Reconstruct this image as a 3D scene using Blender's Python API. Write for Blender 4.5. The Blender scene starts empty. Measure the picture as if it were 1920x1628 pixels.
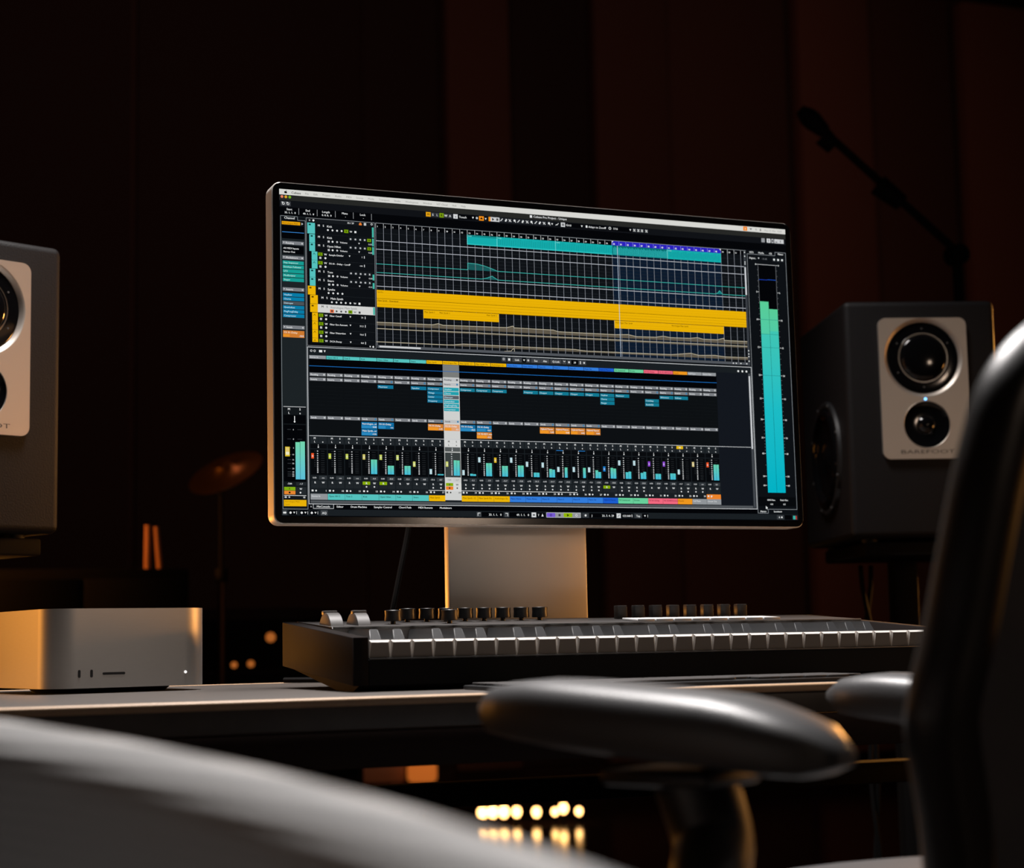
import bpy, bmesh, math, random
from mathutils import Vector, Matrix
random.seed(7)
PI = math.pi
R = math.radians
sc = bpy.context.scene
C = sc.collection

# ------------------------------------------------------------------ camera
DESK = 0.74
YAW, PITCH, ROLL, FPX = R(22.2), R(6.63), R(-1.12), 3330.0
f0 = Vector((math.sin(YAW) * math.cos(PITCH), math.cos(YAW) * math.cos(PITCH), math.sin(PITCH)))
u0 = Vector((-math.sin(YAW) * math.sin(PITCH), -math.cos(YAW) * math.sin(PITCH), math.cos(PITCH)))
r0 = Vector((math.cos(YAW), -math.sin(YAW), 0))
rv = r0 * math.cos(ROLL) + u0 * math.sin(ROLL)
uv = u0 * math.cos(ROLL) - r0 * math.sin(ROLL)
cam_d = bpy.data.cameras.new('camera')
cam_d.sensor_width = 36.0
cam_d.lens = FPX / 1920.0 * 36.0
cam_d.clip_start = 0.02
cam_d.clip_end = 60
cam_d.dof.use_dof = True
cam_d.dof.focus_distance = 2.12
cam_d.dof.aperture_fstop = 5.6
cam = bpy.data.objects.new('camera', cam_d)
cam.matrix_world = Matrix(((rv.x, uv.x, -f0.x, 0), (rv.y, uv.y, -f0.y, 0), (rv.z, uv.z, -f0.z, 0.79), (0, 0, 0, 1)))
C.objects.link(cam)
sc.camera = cam

# ------------------------------------------------------------------ world, lights, exposure
w = bpy.data.worlds.new('world')
sc.world = w
w.use_nodes = True
w.node_tree.nodes['Background'].inputs[0].default_value = (1.0, 0.62, 0.5, 1)
w.node_tree.nodes['Background'].inputs[1].default_value = 0.0015
sc.view_settings.view_transform = 'Standard'
sc.view_settings.look = 'None'
sc.view_settings.exposure = 0.0
sc.view_settings.gamma = 1.0
sc.view_settings.use_curve_mapping = False


def area(name, loc, target, size, power, col, size_y=None, spread=None):
    d = bpy.data.lights.new(name, 'AREA')
    d.energy = power
    d.color = col
    d.size = size
    if size_y:
        d.shape = 'RECTANGLE'
        d.size_y = size_y
    if spread:
        d.spread = R(spread)
    o = bpy.data.objects.new(name, d)
    o.location = loc
    o.rotation_euler = (Vector(target) - Vector(loc)).to_track_quat('-Z', 'Y').to_euler()
    C.objects.link(o)
    return o


area('ceiling_softbox_light', (0.70, 2.05, 2.95), (0.68, 1.45, 0.7), 0.6, 48.0, (1.0, 0.95, 0.93), 0.6, spread=100)
area('warm_left_lamp_light', (-0.55, 2.72, 0.93), (0.5, 2.0, 0.95), 0.40, 1.1, (1.0, 0.38, 0.06), spread=120)
area('warm_rear_fill_light', (0.05, 3.70, 0.74), (0.55, 2.05, 1.0), 0.30, 2.8, (1.0, 0.38, 0.06), spread=90)  # unseen second warm light, added to turn the monitor's left side orange
area('back_left_fill_light', (-0.25, 4.25, 1.12), (1.0, 4.6, 1.1), 0.2, 1.6, (1.0, 0.36, 0.08), spread=60)  # unseen light added to brighten the wooden posts and cymbal stand
area('warm_right_lamp_light', (3.1, 3.3, 1.35), (1.95, 2.6, 1.2), 0.3, 7.0, (1.0, 0.42, 0.09), spread=62)
area('warm_side_lamp_light', (3.2, 1.75, 0.97), (0.7, 2.03, 0.86), 0.25, 2.4, (1.0, 0.42, 0.10), spread=60)
area('room_front_light', (2.05, -1.3, 1.40), (0.9, 2.2, 1.0), 0.22, 4.2, (1.0, 0.74, 0.55))
area('back_room_light', (4.6, 5.6, 4.2), (5.0, 8.6, 1.6), 1.2, 3.8, (1.0, 0.52, 0.36))
area('back_room_side_fill', (1.2, 5.0, 4.2), (1.0, 8.6, 2.4), 1.2, 12.0, (1.0, 0.40, 0.30))  # added fill in place of ambient light on the left background


# ------------------------------------------------------------------ materials
def srgb(r, g, b):
    def f(c):
        c /= 255.0
        return c / 12.92 if c <= 0.04045 else ((c + 0.055) / 1.055) ** 2.4
    return (f(r), f(g), f(b), 1.0)


MATS = {}


def mat(name, col, rough=0.5, metal=0.0, bump=0.0, scale=200.0, var=0.0, spec=0.5, emit=None, estr=0.0, stretch=None, coat=0.0, sheen=0.0, aniso=0.0):
    if name in MATS:
        return MATS[name]
    m = bpy.data.materials.new(name)
    m.use_nodes = True
    nt = m.node_tree
    b = nt.nodes['Principled BSDF']
    b.inputs['Base Color'].default_value = col
    b.inputs['Roughness'].default_value = rough
    b.inputs['Metallic'].default_value = metal
    b.inputs['Specular IOR Level'].default_value = spec
    b.inputs['Coat Weight'].default_value = coat
    b.inputs['Sheen Weight'].default_value = sheen
    b.inputs['Anisotropic'].default_value = aniso
    if emit:
        b.inputs['Emission Color'].default_value = emit
        b.inputs['Emission Strength'].default_value = estr
    if bump or var:
        tc = nt.nodes.new('ShaderNodeTexCoord')
        src = tc.outputs['Object']
        if stretch:
            mp = nt.nodes.new('ShaderNodeMapping')
            mp.inputs['Scale'].default_value = stretch
            nt.links.new(src, mp.inputs[0])
            src = mp.outputs[0]
        n = nt.nodes.new('ShaderNodeTexNoise')
        n.inputs['Scale'].default_value = scale
        n.inputs['Detail'].default_value = 4
        nt.links.new(src, n.inputs['Vector'])
        if bump:
            bp = nt.nodes.new('ShaderNodeBump')
            bp.inputs['Strength'].default_value = bump
            bp.inputs['Distance'].default_value = 0.001
            nt.links.new(n.outputs['Fac'], bp.inputs['Height'])
            nt.links.new(bp.outputs[0], b.inputs['Normal'])
        if var:
            mx = nt.nodes.new('ShaderNodeMix')
            mx.data_type = 'RGBA'
            mx.inputs[6].default_value = tuple(c * (1 - var) for c in col[:3]) + (1,)
            mx.inputs[7].default_value = tuple(min(1, c * (1 + var)) for c in col[:3]) + (1,)
            nt.links.new(n.outputs['Fac'], mx.inputs[0])
            nt.links.new(mx.outputs[2], b.inputs['Base Color'])
    MATS[name] = m
    return m


def rib_mat(name, col, rough, freq, axis='Z', sheen=0.0):
    m = mat(name, col, rough, sheen=sheen)
    nt = m.node_tree
    tc = nt.nodes.new('ShaderNodeTexCoord')
    wv = nt.nodes.new('ShaderNodeTexWave')
    wv.wave_type = 'BANDS'
    wv.bands_direction = axis
    wv.inputs['Scale'].default_value = freq
    wv.inputs['Distortion'].default_value = 0.3
    bp = nt.nodes.new('ShaderNodeBump')
    bp.inputs['Strength'].default_value = 0.5
    bp.inputs['Distance'].default_value = 0.0012
    nt.links.new(tc.outputs['Object'], wv.inputs['Vector'])
    nt.links.new(wv.outputs['Fac'], bp.inputs['Height'])
    nt.links.new(bp.outputs[0], nt.nodes['Principled BSDF'].inputs['Normal'])
    mx = nt.nodes.new('ShaderNodeMix')
    mx.data_type = 'RGBA'
    mx.inputs[6].default_value = tuple(c * 0.45 for c in col[:3]) + (1,)
    mx.inputs[7].default_value = tuple(c * 1.3 for c in col[:3]) + (1,)
    nt.links.new(wv.outputs['Fac'], mx.inputs[0])
    nt.links.new(mx.outputs[2], nt.nodes['Principled BSDF'].inputs['Base Color'])
    return m


ALU = mat('brushed_aluminium', (0.62, 0.60, 0.57, 1), 0.50, 1.0, var=0.05, scale=60, stretch=(1, 1, 30))
ALU_FINE = mat('satin_aluminium', (0.60, 0.57, 0.53, 1), 0.52, 1.0)
BLACK_GLASS = mat('black_glass', (0.004, 0.004, 0.005, 1), 0.12, spec=0.4)
BLACK_PLASTIC = mat('black_plastic', (0.012, 0.012, 0.013, 1), 0.42, bump=0.05, scale=900)
DARK_PLASTIC = mat('charcoal_plastic', (0.035, 0.032, 0.031, 1), 0.48, bump=0.08, scale=900)
GREY_PLASTIC = mat('grey_plastic', (0.065, 0.062, 0.06, 1), 0.45)
RUBBER = mat('black_rubber', (0.012, 0.012, 0.012, 1), 0.6)
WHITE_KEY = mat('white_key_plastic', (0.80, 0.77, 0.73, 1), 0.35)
KEY_FRONT = mat('shaded_key_front', (0.17, 0.155, 0.14, 1), 0.35)  # darker colour on white keys' front faces, painted in as their shade
BLACK_KEY = mat('black_key_plastic', (0.03, 0.031, 0.033, 1), 0.35)
PAD_WHITE = mat('pale_pad_rubber', (0.62, 0.62, 0.62, 1), 0.5)
CABINET = mat('speaker_textured_paint', (0.007, 0.0062, 0.0068, 1), 0.55, bump=0.5, scale=420, spec=0.22)
CONE = mat('speaker_cone', (0.003, 0.003, 0.0035, 1), 0.10, spec=0.45)
CHROME = mat('polished_ring', (0.55, 0.54, 0.53, 1), 0.22, 1.0)
STEEL_BLACK = mat('black_powder_coat', (0.005, 0.0045, 0.0045, 1), 0.7, spec=0.12)
WOOD_TOP = mat('dark_desk_laminate', (0.075, 0.065, 0.058, 1), 0.42, var=0.35, bump=0.15, scale=30, stretch=(1, 14, 1))
WOOD_EDGE = mat('pale_wood_edging', (0.50, 0.33, 0.20, 1), 0.45, var=0.2, scale=40, stretch=(1, 12, 12))
WOOD_DARK = mat('dark_wood', (0.022, 0.011, 0.008, 1), 0.6, spec=0.2, var=0.3, scale=20, stretch=(1, 12, 12))
WOOD_ORANGE = mat('warm_wood', (0.42, 0.16, 0.05, 1), 0.45, var=0.2, scale=20)
CHAIR_PAD = mat('chair_arm_pad', (0.06, 0.06, 0.062, 1), 0.42, bump=0.15, scale=500)
CHAIR_FRAME = mat('chair_frame_plastic', (0.010, 0.009, 0.0088, 1), 0.42)
CHAIR_MESH = rib_mat('chair_mesh_fabric', (0.03, 0.025, 0.024, 1), 0.7, 120, 'Z')
RIB_FABRIC = rib_mat('ribbed_grey_fabric', (0.36, 0.357, 0.352, 1), 0.6, 50, 'Z', sheen=0.3)
BRASS = mat('brass', (0.40, 0.21, 0.07, 1), 0.34, 1.0)


# ------------------------------------------------------------------ mesh helpers
def finish(name, bm, material, parent=None, ang=35):
    me = bpy.data.meshes.new(name)
    bmesh.ops.recalc_face_normals(bm, faces=bm.faces[:])
    bm.to_mesh(me)
    bm.free()
    for p in me.polygons:
        p.use_smooth = True
    me.set_sharp_from_angle(angle=R(ang))
    me.materials.append(material)
    o = bpy.data.objects.new(name, me)
    C.objects.link(o)
    if parent:
        o.parent = parent
    return o


def share(src, name, parent, loc=(0, 0, 0), rot=(0, 0, 0), scale=(1, 1, 1)):
    o = bpy.data.objects.new(name, src.data)
    o.location = loc
    o.rotation_euler = rot
    o.scale = scale
    o.parent = parent
    C.objects.link(o)
    return o


def thing(name, label, cat, loc=(0, 0, 0), rz=0.0, group=None):
    o = bpy.data.objects.new(name, None)
    o.empty_display_size = 0.1
    o.location = loc
    o.rotation_euler = (0, 0, rz)
    o['label'] = label
    o['category'] = cat
    if group:
        o['group'] = group
    C.objects.link(o)
    return o


def tag(o, label, cat, group=None):
    o['label'] = label
    o['category'] = cat
    if group:
        o['group'] = group
    return o


def struct(o):
    o['kind'] = 'structure'
    return o


def box(bm, x0, x1, y0, y1, z0, z1, bev=0.0, seg=2):
    r = bmesh.ops.create_cube(bm, size=1.0)
    vs = r['verts']
    for v in vs:
        v.co = Vector((x0 + (v.co.x + .5) * (x1 - x0), y0 + (v.co.y + .5) * (y1 - y0), z0 + (v.co.z + .5) * (z1 - z0)))
    if bev > 0:
        es = list({e for v in vs for e in v.link_edges})
        bmesh.ops.bevel(bm, geom=es, offset=bev, segments=seg, profile=0.5, affect='EDGES')
    return bm


def nb():
    return bmesh.new()


def rr_pts(w, h, r, n=6):
    out = []
    for sx, sy, a0 in ((1, -1, -90), (1, 1, 0), (-1, 1, 90), (-1, -1, 180)):
        for i in range(n + 1):
            a = R(a0 + 90.0 * i / n)
            out.append((sx * (w / 2 - r) + r * math.cos(a), sy * (h / 2 - r) + r * math.sin(a)))
    return out


def prism(bm, pts, d0, d1, plane='XZ', off=(0, 0, 0), bev=0.0, seg=2):
    """extrude a 2-D outline between d0 and d1 along the axis missing from plane"""
    def mk(a, b, d):
        if plane == 'XZ':
            p = (a, d, b)
        elif plane == 'XY':
            p = (a, b, d)
        else:
            p = (d, a, b)
        return Vector(p) + Vector(off)
    v0 = [bm.verts.new(mk(a, b, d0)) for a, b in pts]
    v1 = [bm.verts.new(mk(a, b, d1)) for a, b in pts]
    n = len(pts)
    f0_ = bm.faces.new(v0)
    f1_ = bm.faces.new(v1[::-1])
    for i in range(n):
        bm.faces.new((v0[i], v1[i], v1[(i + 1) % n], v0[(i + 1) % n]))
    if bev > 0:
        es = list(f0_.edges) + list(f1_.edges)
        bmesh.ops.bevel(bm, geom=es, offset=bev, segments=seg, profile=0.5, affect='EDGES')
    return bm


def lathe(bm, prof, axis='Z', off=(0, 0, 0), n=32, close=False):
    """prof: list of (radius, height) revolved about an axis; end radii of 0 close the ends"""
    off = Vector(off)
    rings = []
    for r, h in prof:
        if r < 1e-6:
            p = (0, 0, h) if axis == 'Z' else ((0, h, 0) if axis == 'Y' else (h, 0, 0))
            rings.append([bm.verts.new(Vector(p) + off)])
            continue
        ring = []
        for i in range(n):
            a = 2 * PI * i / n
            c, s = r * math.cos(a), r * math.sin(a)
            p = (c, s, h) if axis == 'Z' else ((c, h, s) if axis == 'Y' else (h, c, s))
            ring.append(bm.verts.new(Vector(p) + off))
        rings.append(ring)
    pairs = list(zip(rings, rings[1:]))
    if close:
        pairs.append((rings[-1], rings[0]))
    for a, b in pairs:
        if len(a) == 1 and len(b) == 1:
            continue
        for i in range(n):
            j = (i + 1) % n
            if len(a) == 1:
                bm.faces.new((a[0], b[i], b[j]))
            elif len(b) == 1:
                bm.faces.new((a[i], b[0], a[j]))
            else:
                bm.faces.new((a[i], b[i], b[j], a[j]))
    return bm


def tube(bm, pts, rad, n=10, closed=False):
    """round tube along a polyline, radius may be a list"""
    pts = [Vector(p) for p in pts]
    m = len(pts)
    rads = rad if isinstance(rad, (list, tuple)) else [rad] * m
    rings = []
    nrm = None
    for i, p in enumerate(pts):
        if closed:
            t = (pts[(i + 1) % m] - pts[i - 1]).normalized()
        else:
            t = (pts[min(i + 1, m - 1)] - pts[max(i - 1, 0)]).normalized()
        if nrm is None:
            nrm = t.orthogonal().normalized()
        else:
            nrm = (nrm - t * nrm.dot(t)).normalized()
        bn = t.cross(nrm)
        rings.append([bm.verts.new(p + (nrm * math.cos(2 * PI * k / n) + bn * math.sin(2 * PI * k / n)) * rads[i]) for k in range(n)])
    rng = range(m) if closed else range(m - 1)
    for i in rng:
        a, b = rings[i], rings[(i + 1) % m]
        for k in range(n):
            bm.faces.new((a[k], a[(k + 1) % n], b[(k + 1) % n], b[k]))
    if not closed:
        bm.faces.new(rings[0][::-1])
        bm.faces.new(rings[-1])
    return bm


def loft(bm, sections, cap=True, closed_sec=True):
    rows = [[bm.verts.new(Vector(p)) for p in s] for s in sections]
    n = len(rows[0])
    for a, b in zip(rows, rows[1:]):
        for k in range(n if closed_sec else n - 1):
            bm.faces.new((a[k], a[(k + 1) % n], b[(k + 1) % n], b[k]))
    if cap and closed_sec:
        bm.faces.new(rows[0][::-1])
        bm.faces.new(rows[-1])
    return bm


def smooth_path(pts, n=8):
    """Catmull-Rom through points"""
    P = [Vector(p) for p in pts]
    out = []
    for i in range(len(P) - 1):
        p0 = P[max(i - 1, 0)]
        p1, p2 = P[i], P[i + 1]
        p3 = P[min(i + 2, len(P) - 1)]
        for k in range(n):
            t = k / n
            out.append(0.5 * ((2 * p1) + (p2 - p0) * t + (2 * p0 - 5 * p1 + 4 * p2 - p3) * t * t + (-p0 + 3 * p1 - 3 * p2 + p3) * t ** 3))
    out.append(P[-1])
    return out


# ------------------------------------------------------------------ glyphs (built-in font as flat mesh)
CHARS = ''.join(chr(c) for c in range(33, 127))
GLYPH = {}


def build_glyphs():
    objs = {}

    def mk(s):
        cu = bpy.data.curves.new('glyph', 'FONT')
        cu.body = s
        cu.resolution_u = 2
        cu.size = 1.0
        o = bpy.data.objects.new('glyph', cu)
        C.objects.link(o)
        return o
    for ch in CHARS:
        objs[ch] = (mk(ch), mk('H' + ch + 'H'))
    base = mk('HH')
    bpy.context.view_layer.update()
    dg = bpy.context.evaluated_depsgraph_get()

    def width(o):
        me = o.evaluated_get(dg).to_mesh()
        xs = [v.co.x for v in me.vertices]
        w_ = max(xs) - min(xs)
        o.evaluated_get(dg).to_mesh_clear()
        return w_
    wb = width(base)
    for ch, (a, b) in objs.items():
        me = a.evaluated_get(dg).to_mesh()
        vs = [(v.co.x, v.co.y) for v in me.vertices]
        fs = [tuple(p.vertices) for p in me.polygons]
        a.evaluated_get(dg).to_mesh_clear()
        GLYPH[ch] = (vs, fs, width(b) - wb)
    for a, b in list(objs.values()) + [(base, None)]:
        for o in (a, b):
            if o:
                cu = o.data
                bpy.data.objects.remove(o)
                bpy.data.curves.remove(cu)
    GLYPH[' '] = ([], [], 0.28)


build_glyphs()


def text_width(s, h):
    return sum(GLYPH[c][2] for c in s) * h / 0.73


def text_bm(bm, s, x, z, h, y, align='l', ext=0.0):
    """upright lettering in the XZ plane facing -Y, cap height h"""
    k = h / 0.73
    wd = text_width(s, h)
    cx = x - (wd if align == 'r' else wd / 2 if align == 'c' else 0)
    for ch in s:
        vs, fs, adv = GLYPH[ch]
        vv = [bm.verts.new((cx + a * k, y, z + b * k)) for a, b in vs]
        for f in fs:
            try:
                bm.faces.new([vv[i] for i in f])
            except ValueError:
                pass
        cx += adv * k
    return bm


# ================================================================== SETTING
FLOOR_M = mat('polished_dark_floor', (0.02, 0.012, 0.009, 1), 0.14, var=0.25, scale=3, stretch=(1, 6, 1))
WALL_M = mat('dark_wall_paint', (0.05, 0.026, 0.020, 1), 0.8, var=0.15, scale=2)
PANEL_A = mat('brown_acoustic_fabric', (0.17, 0.072, 0.05, 1), 0.9, bump=0.4, scale=180, var=0.12)
PANEL_B = mat('dark_brown_acoustic_fabric', (0.085, 0.04, 0.03, 1), 0.9, bump=0.4, scale=180, var=0.12)
PANEL_C = mat('near_black_acoustic_fabric', (0.02, 0.011, 0.010, 1), 0.9, bump=0.4, scale=180)
X0, X1, Y0, Y1, ZC = -2.6, 7.6, -2.4, 8.6, 4.6
bm = box(nb(), X0, X1, Y0, Y1, -0.1, 0.0)
struct(finish('floor', bm, FLOOR_M))
bm = box(nb(), X0, X1, Y0, Y1, ZC, ZC + 0.1)
struct(finish('ceiling', bm, WALL_M))
wb_ = struct(finish('wall_back', box(nb(), X0, X1, Y1, Y1 + 0.1, 0, ZC), WALL_M))
struct(finish('wall_left', box(nb(), X0 - 0.1, X0, Y0, Y1, 0, ZC), WALL_M))
struct(finish('wall_right', box(nb(), X1, X1 + 0.1, Y0, Y1, 0, ZC), WALL_M))
struct(finish('wall_front', box(nb(), X0, X1, Y0 - 0.1, Y0, 0, ZC), WALL_M))
struct(finish('baseboard_back', box(nb(), X0, X1, Y1 - 0.02, Y1, 0, 0.12, 0.004), WOOD_DARK))
# tall fabric panels hung on the back wall, of several tones and depths
for xa, xb, m_, d in ((0.2, 1.5, PANEL_C, .08), (1.53, 2.68, PANEL_C, .05), (2.70, 3.13, PANEL_C, .03), (3.14, 3.50, PANEL_B, .10),
                      (3.52, 3.99, PANEL_C, .04), (4.0, 4.45, PANEL_B, .10), (4.46, 5.22, PANEL_B, .07), (5.28, 5.76, PANEL_A, .12),
                      (5.77, 6.35, PANEL_B, .08), (6.43, 7.3, PANEL_A, .12)):
    o = finish('wall_panel', box(nb(), xa, xb, Y1 - d, Y1, 0.14, ZC - 0.05, 0.012, 2), m_, wb_)

# ================================================================== DESK
desk = thing('studio_desk', 'long dark studio desk with a pale wood front edge', 'desk', (0, 0, 0))
DX0, DX1, DY0, DY1 = -0.55, 2.15, 1.602, 2.30
finish('desktop', box(nb(), DX0, DX1, DY0, DY1, DESK - 0.03, DESK, 0.002), WOOD_TOP, desk)
o = finish('front_edging', box(nb(), DX0, DX1, DY0 - 0.012, DY0 - 0.0005, DESK - 0.0075, DESK + 0.0006, 0.0022, 3), WOOD_EDGE, desk)
finish('back_edging', box(nb(), DX0, DX1, DY1 + 0.0005, DY1 + 0.01, DESK - 0.03, DESK + 0.0006, 0.002), WOOD_EDGE, desk)
finish('apron', box(nb(), DX0 + .01, DX1 - .01, DY0 + 0.006, DY0 + 0.03, DESK - 0.066, DESK - 0.0305, 0.002), WOOD_DARK, desk)
finish('rear_beam', box(nb(), DX0 + .05, DX1 - .05, 2.24, 2.28, 0.572, 0.604, 0.003), STEEL_BLACK, desk)
for lx in (DX0 + 0.05, DX1 - 0.11):
    for ly in (DY0 + 0.05, 2.22):
        finish('leg', box(nb(), lx, lx + 0.06, ly, ly + 0.06, 0, DESK - 0.031, 0.004), STEEL_BLACK, desk)

# ================================================================== MONITOR
SW, SH = 0.701, 0.3943
mon = thing('computer_monitor', 'large aluminium computer monitor showing a music production window', 'monitor', (0.884, 2.032, 1.1368), R(0.3))
bm = prism(nb(), rr_pts(0.719, 0.4125, 0.011, 8), 0.0006, 0.0275, 'XZ', bev=0.0012)
finish('housing', bm, mat('anodised_housing', (0.62, 0.59, 0.56, 1), 0.5, 0.55), mon).rotation_euler = (R(-0.8), 0, 0)
bm = prism(nb(), rr_pts(0.7165, 0.41, 0.010, 8), -0.0012, 0.0004, 'XZ', bev=0.0004, seg=1)
finish('glass_bezel', bm, BLACK_GLASS, mon).rotation_euler = (R(-0.8), 0, 0)
# stand: column, hinge block and foot plate
bm = nb()
box(bm, -0.0955 - 0.026, 0.0955 - 0.026, 0.055, 0.071, -0.375, -0.12, 0.003)
finish('stand_column', bm, ALU_FINE, mon)
finish('hinge', box(nb(), -0.0955 - 0.02, 0.0955 - 0.032, 0.0285, 0.0545, -0.155, -0.05, 0.006), ALU_FINE, mon)
finish('stand_foot', box(nb(), -0.12 - 0.026, 0.12 - 0.026, 0.025, 0.215, -0.3962, -0.3755, 0.003), ALU_FINE, mon)

# ---- screen picture: flat coloured layers in a 1600 x 900 layout
UIM = bpy.data.materials.new('screen_pixels')
UIM.use_nodes = True
nt = UIM.node_tree
nt.nodes.clear()
at = nt.nodes.new('ShaderNodeAttribute')
at.attribute_name = 'Col'
em = nt.nodes.new('ShaderNodeEmission')
em.inputs['Strength'].default_value = 0.92
mo = nt.nodes.new('ShaderNodeOutputMaterial')
nt.links.new(at.outputs['Color'], em.inputs['Color'])
nt.links.new(em.outputs[0], mo.inputs['Surface'])


class UI:
    def __init__(self):
        self.v, self.f, self.c = [], [], []

    def _p(self, u, v, l):
        return ((u / 1600 - .5) * SW, -0.0014 - l * 0.00006, (.5 - v / 900) * SH)

    def poly(self, pts, col, l=1, cols=None):
        b = len(self.v)
        self.v += [self._p(u, v, l) for u, v in pts]
        self.f.append(tuple(range(b, b + len(pts))))
        self.c.append(cols if cols else [col] * len(pts))

    def rect(self, u0, v0, u1, v1, col, l=1):
        self.poly([(u0, v0), (u0, v1), (u1, v1), (u1, v0)], col, l)

    def grad(self, u0, v0, u1, v1, top, bot, l=1):
        self.poly([(u0, v0), (u0, v1), (u1, v1), (u1, v0)], None, l, [top, bot, bot, top])

    def line(self, pts, wd, col, l=2):
        for (a, b), (c, d) in zip(pts, pts[1:]):
            dx, dy = c - a, d - b
            n = math.hypot(dx, dy) or 1
            ox, oy = -dy / n * wd / 2, dx / n * wd / 2
            self.poly([(a + ox, b + oy), (c + ox, d + oy), (c - ox, d - oy), (a - ox, b - oy)], col, l)

    def frame(self, u0, v0, u1, v1, wd, col, l=2):
        self.rect(u0, v0, u1, v0 + wd, col, l)
        self.rect(u0, v1 - wd, u1, v1, col, l)
        self.rect(u0, v0 + wd, u0 + wd, v1 - wd, col, l)
        self.rect(u1 - wd, v0 + wd, u1, v1 - wd, col, l)

    def disc(self, u, v, r, col, l=3, n=12):
        self.poly([(u + r * math.cos(-2 * PI * i / n), v + r * math.sin(-2 * PI * i / n)) for i in range(n)], col, l)

    def text(self, s, u, v, h, col, l=4, align='l', bold=0.0):
        """v is the middle of the capitals"""
        k = h / 0.73
        wd = sum(GLYPH[c][2] for c in s) * k
        x = u - (wd if align == 'r' else wd / 2 if align == 'c' else 0)
        for ch in s:
            vs, fs, adv = GLYPH[ch]
            for dx in ((0, bold) if bold else (0,)):
                b = len(self.v)
                self.v += [self._p(x + dx + a * k, v + h / 2 - q * k, l) for a, q in vs]
                for f in fs:
                    self.f.append(tuple(b + i for i in f))
                    self.c.append([col] * len(f))
            x += adv * k

    def build(self, name, parent):
        me = bpy.data.meshes.new(name)
        me.from_pydata(self.v, [], self.f)
        ca = me.color_attributes.new('Col', 'FLOAT_COLOR', 'CORNER')
        flat = []
        for cs in self.c:
            for c in cs:
                flat += list(c)
        ca.data.foreach_set('color', flat)
        me.materials.append(UIM)
        o = bpy.data.objects.new(name, me)
        o.parent = parent
        C.objects.link(o)
        return o


WHT, LGT, GRY, DGR = srgb(232, 234, 234), srgb(200, 202, 204), srgb(128, 131, 136), srgb(62, 66, 71)
BG0, BG1, BG2, BG3 = srgb(4, 5, 8), srgb(15, 18, 22), srgb(23, 28, 32), srgb(37, 42, 46)
CYN, CYC, YEL, ORG = srgb(88, 200, 196), srgb(22, 178, 178), srgb(243, 186, 8), srgb(222, 138, 58)
GRN, BLU, TEA, PLG = srgb(150, 184, 8), srgb(52, 128, 226), srgb(24, 160, 150), srgb(14, 124, 166)
DBL, MNT, PNK, ORC = srgb(28, 96, 214), srgb(108, 214, 160), srgb(248, 108, 132), srgb(246, 156, 32)
GRC, LOOP, RED = srgb(150, 154, 158), srgb(46, 36, 196), srgb(250, 90, 40)
BLK = srgb(6, 6, 6)

ui = UI()
ui.rect(0, 0, 1600, 900, BG1, 0)
screen = ui.build('screen', mon)
screen.rotation_euler = (R(-0.8), 0, 0)
screen['label'] = 'lit screen with dark audio workstation window'

# menu bar -----------------------------------------------------------
ui = UI()
ui.rect(0, 0, 1600, 15.5, srgb(222, 222, 217), 1)
ui.disc(17.0, 8.4, 3.1, BLK, 3)
ui.disc(19.6, 8.4, 3.1, BLK, 3)
ui.poly([(18.2, 4.6), (20.6, 4.0), (20.8, 2.2), (18.9, 3.0)], BLK, 3)
ui.disc(22.6, 7.6, 1.5, srgb(222, 222, 217), 4)
ui.text('Cubase', 34, 8, 6.6, srgb(50, 50, 50), 3, bold=.35)
mx = 73
for t in ('File', 'Edit', 'Project', 'Audio', 'MIDI', 'Scores', 'Media', 'Transport', 'Studio', 'Workspaces', 'Window', 'VST Cloud', 'Hub', 'Help'):
    ui.text(t, mx, 8, 5.6, srgb(138, 138, 135), 3)
    mx += sum(GLYPH[c][2] for c in t) * 5.6 / .73 + 13.5
ui.rect(1452.3, 0.8, 1465.6, 14, srgb(250, 140, 20), 2)
ui.rect(1458.2, 4, 1459.8, 11, WHT, 3)
ui.poly([(1474, 5), (1478.5, 11), (1483, 5)], srgb(110, 110, 110), 3)
ui.disc(1497, 7.2, 2.6, srgb(110, 110, 110), 3)
ui.disc(1497, 7.2, 1.7, srgb(222, 222, 217), 4)
ui.rect(1510, 4.5, 1514.5, 7, srgb(70, 70, 70), 3)
ui.rect(1510, 8.5, 1514.5, 11, srgb(70, 70, 70), 3)
ui.text('Mon 17. Mar  10:03', 1526, 8, 5.6, srgb(150, 150, 148), 3)
ui.build('menu_bar', screen)

# title and tool bar -------------------------------------------------
ui = UI()
ui.rect(0, 15.5, 1600, 31, srgb(40, 41, 39), 1)
ui.rect(0, 31, 1600, 50, srgb(17, 19, 23), 1)
ui.rect(0, 50, 1600, 73, srgb(5, 6, 9), 1)
for i, c in enumerate((srgb(238, 132, 100), srgb(226, 170, 40), srgb(120, 178, 40))):
    ui.disc(7.6 + i * 11, 21.4, 4.0, c, 3)
ui.rect(745, 18.5, 752, 26, WHT, 3)
ui.text('Cubase Pro Project - Unique', 756, 22, 6.6, WHT, 3, bold=.3)
ui.rect(4, 34, 32, 46.5, srgb(66, 68, 72), 2)
for cx_ in (11.5, 24.5):
    ui.disc(cx_, 40.5, 3.6, WHT, 3)
    ui.disc(cx_, 40.5, 2.2, srgb(66, 68, 72), 4)
    ui.rect(cx_ - 4.5, 36.0, cx_ - 0.5, 38.6, WHT, 4)
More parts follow.
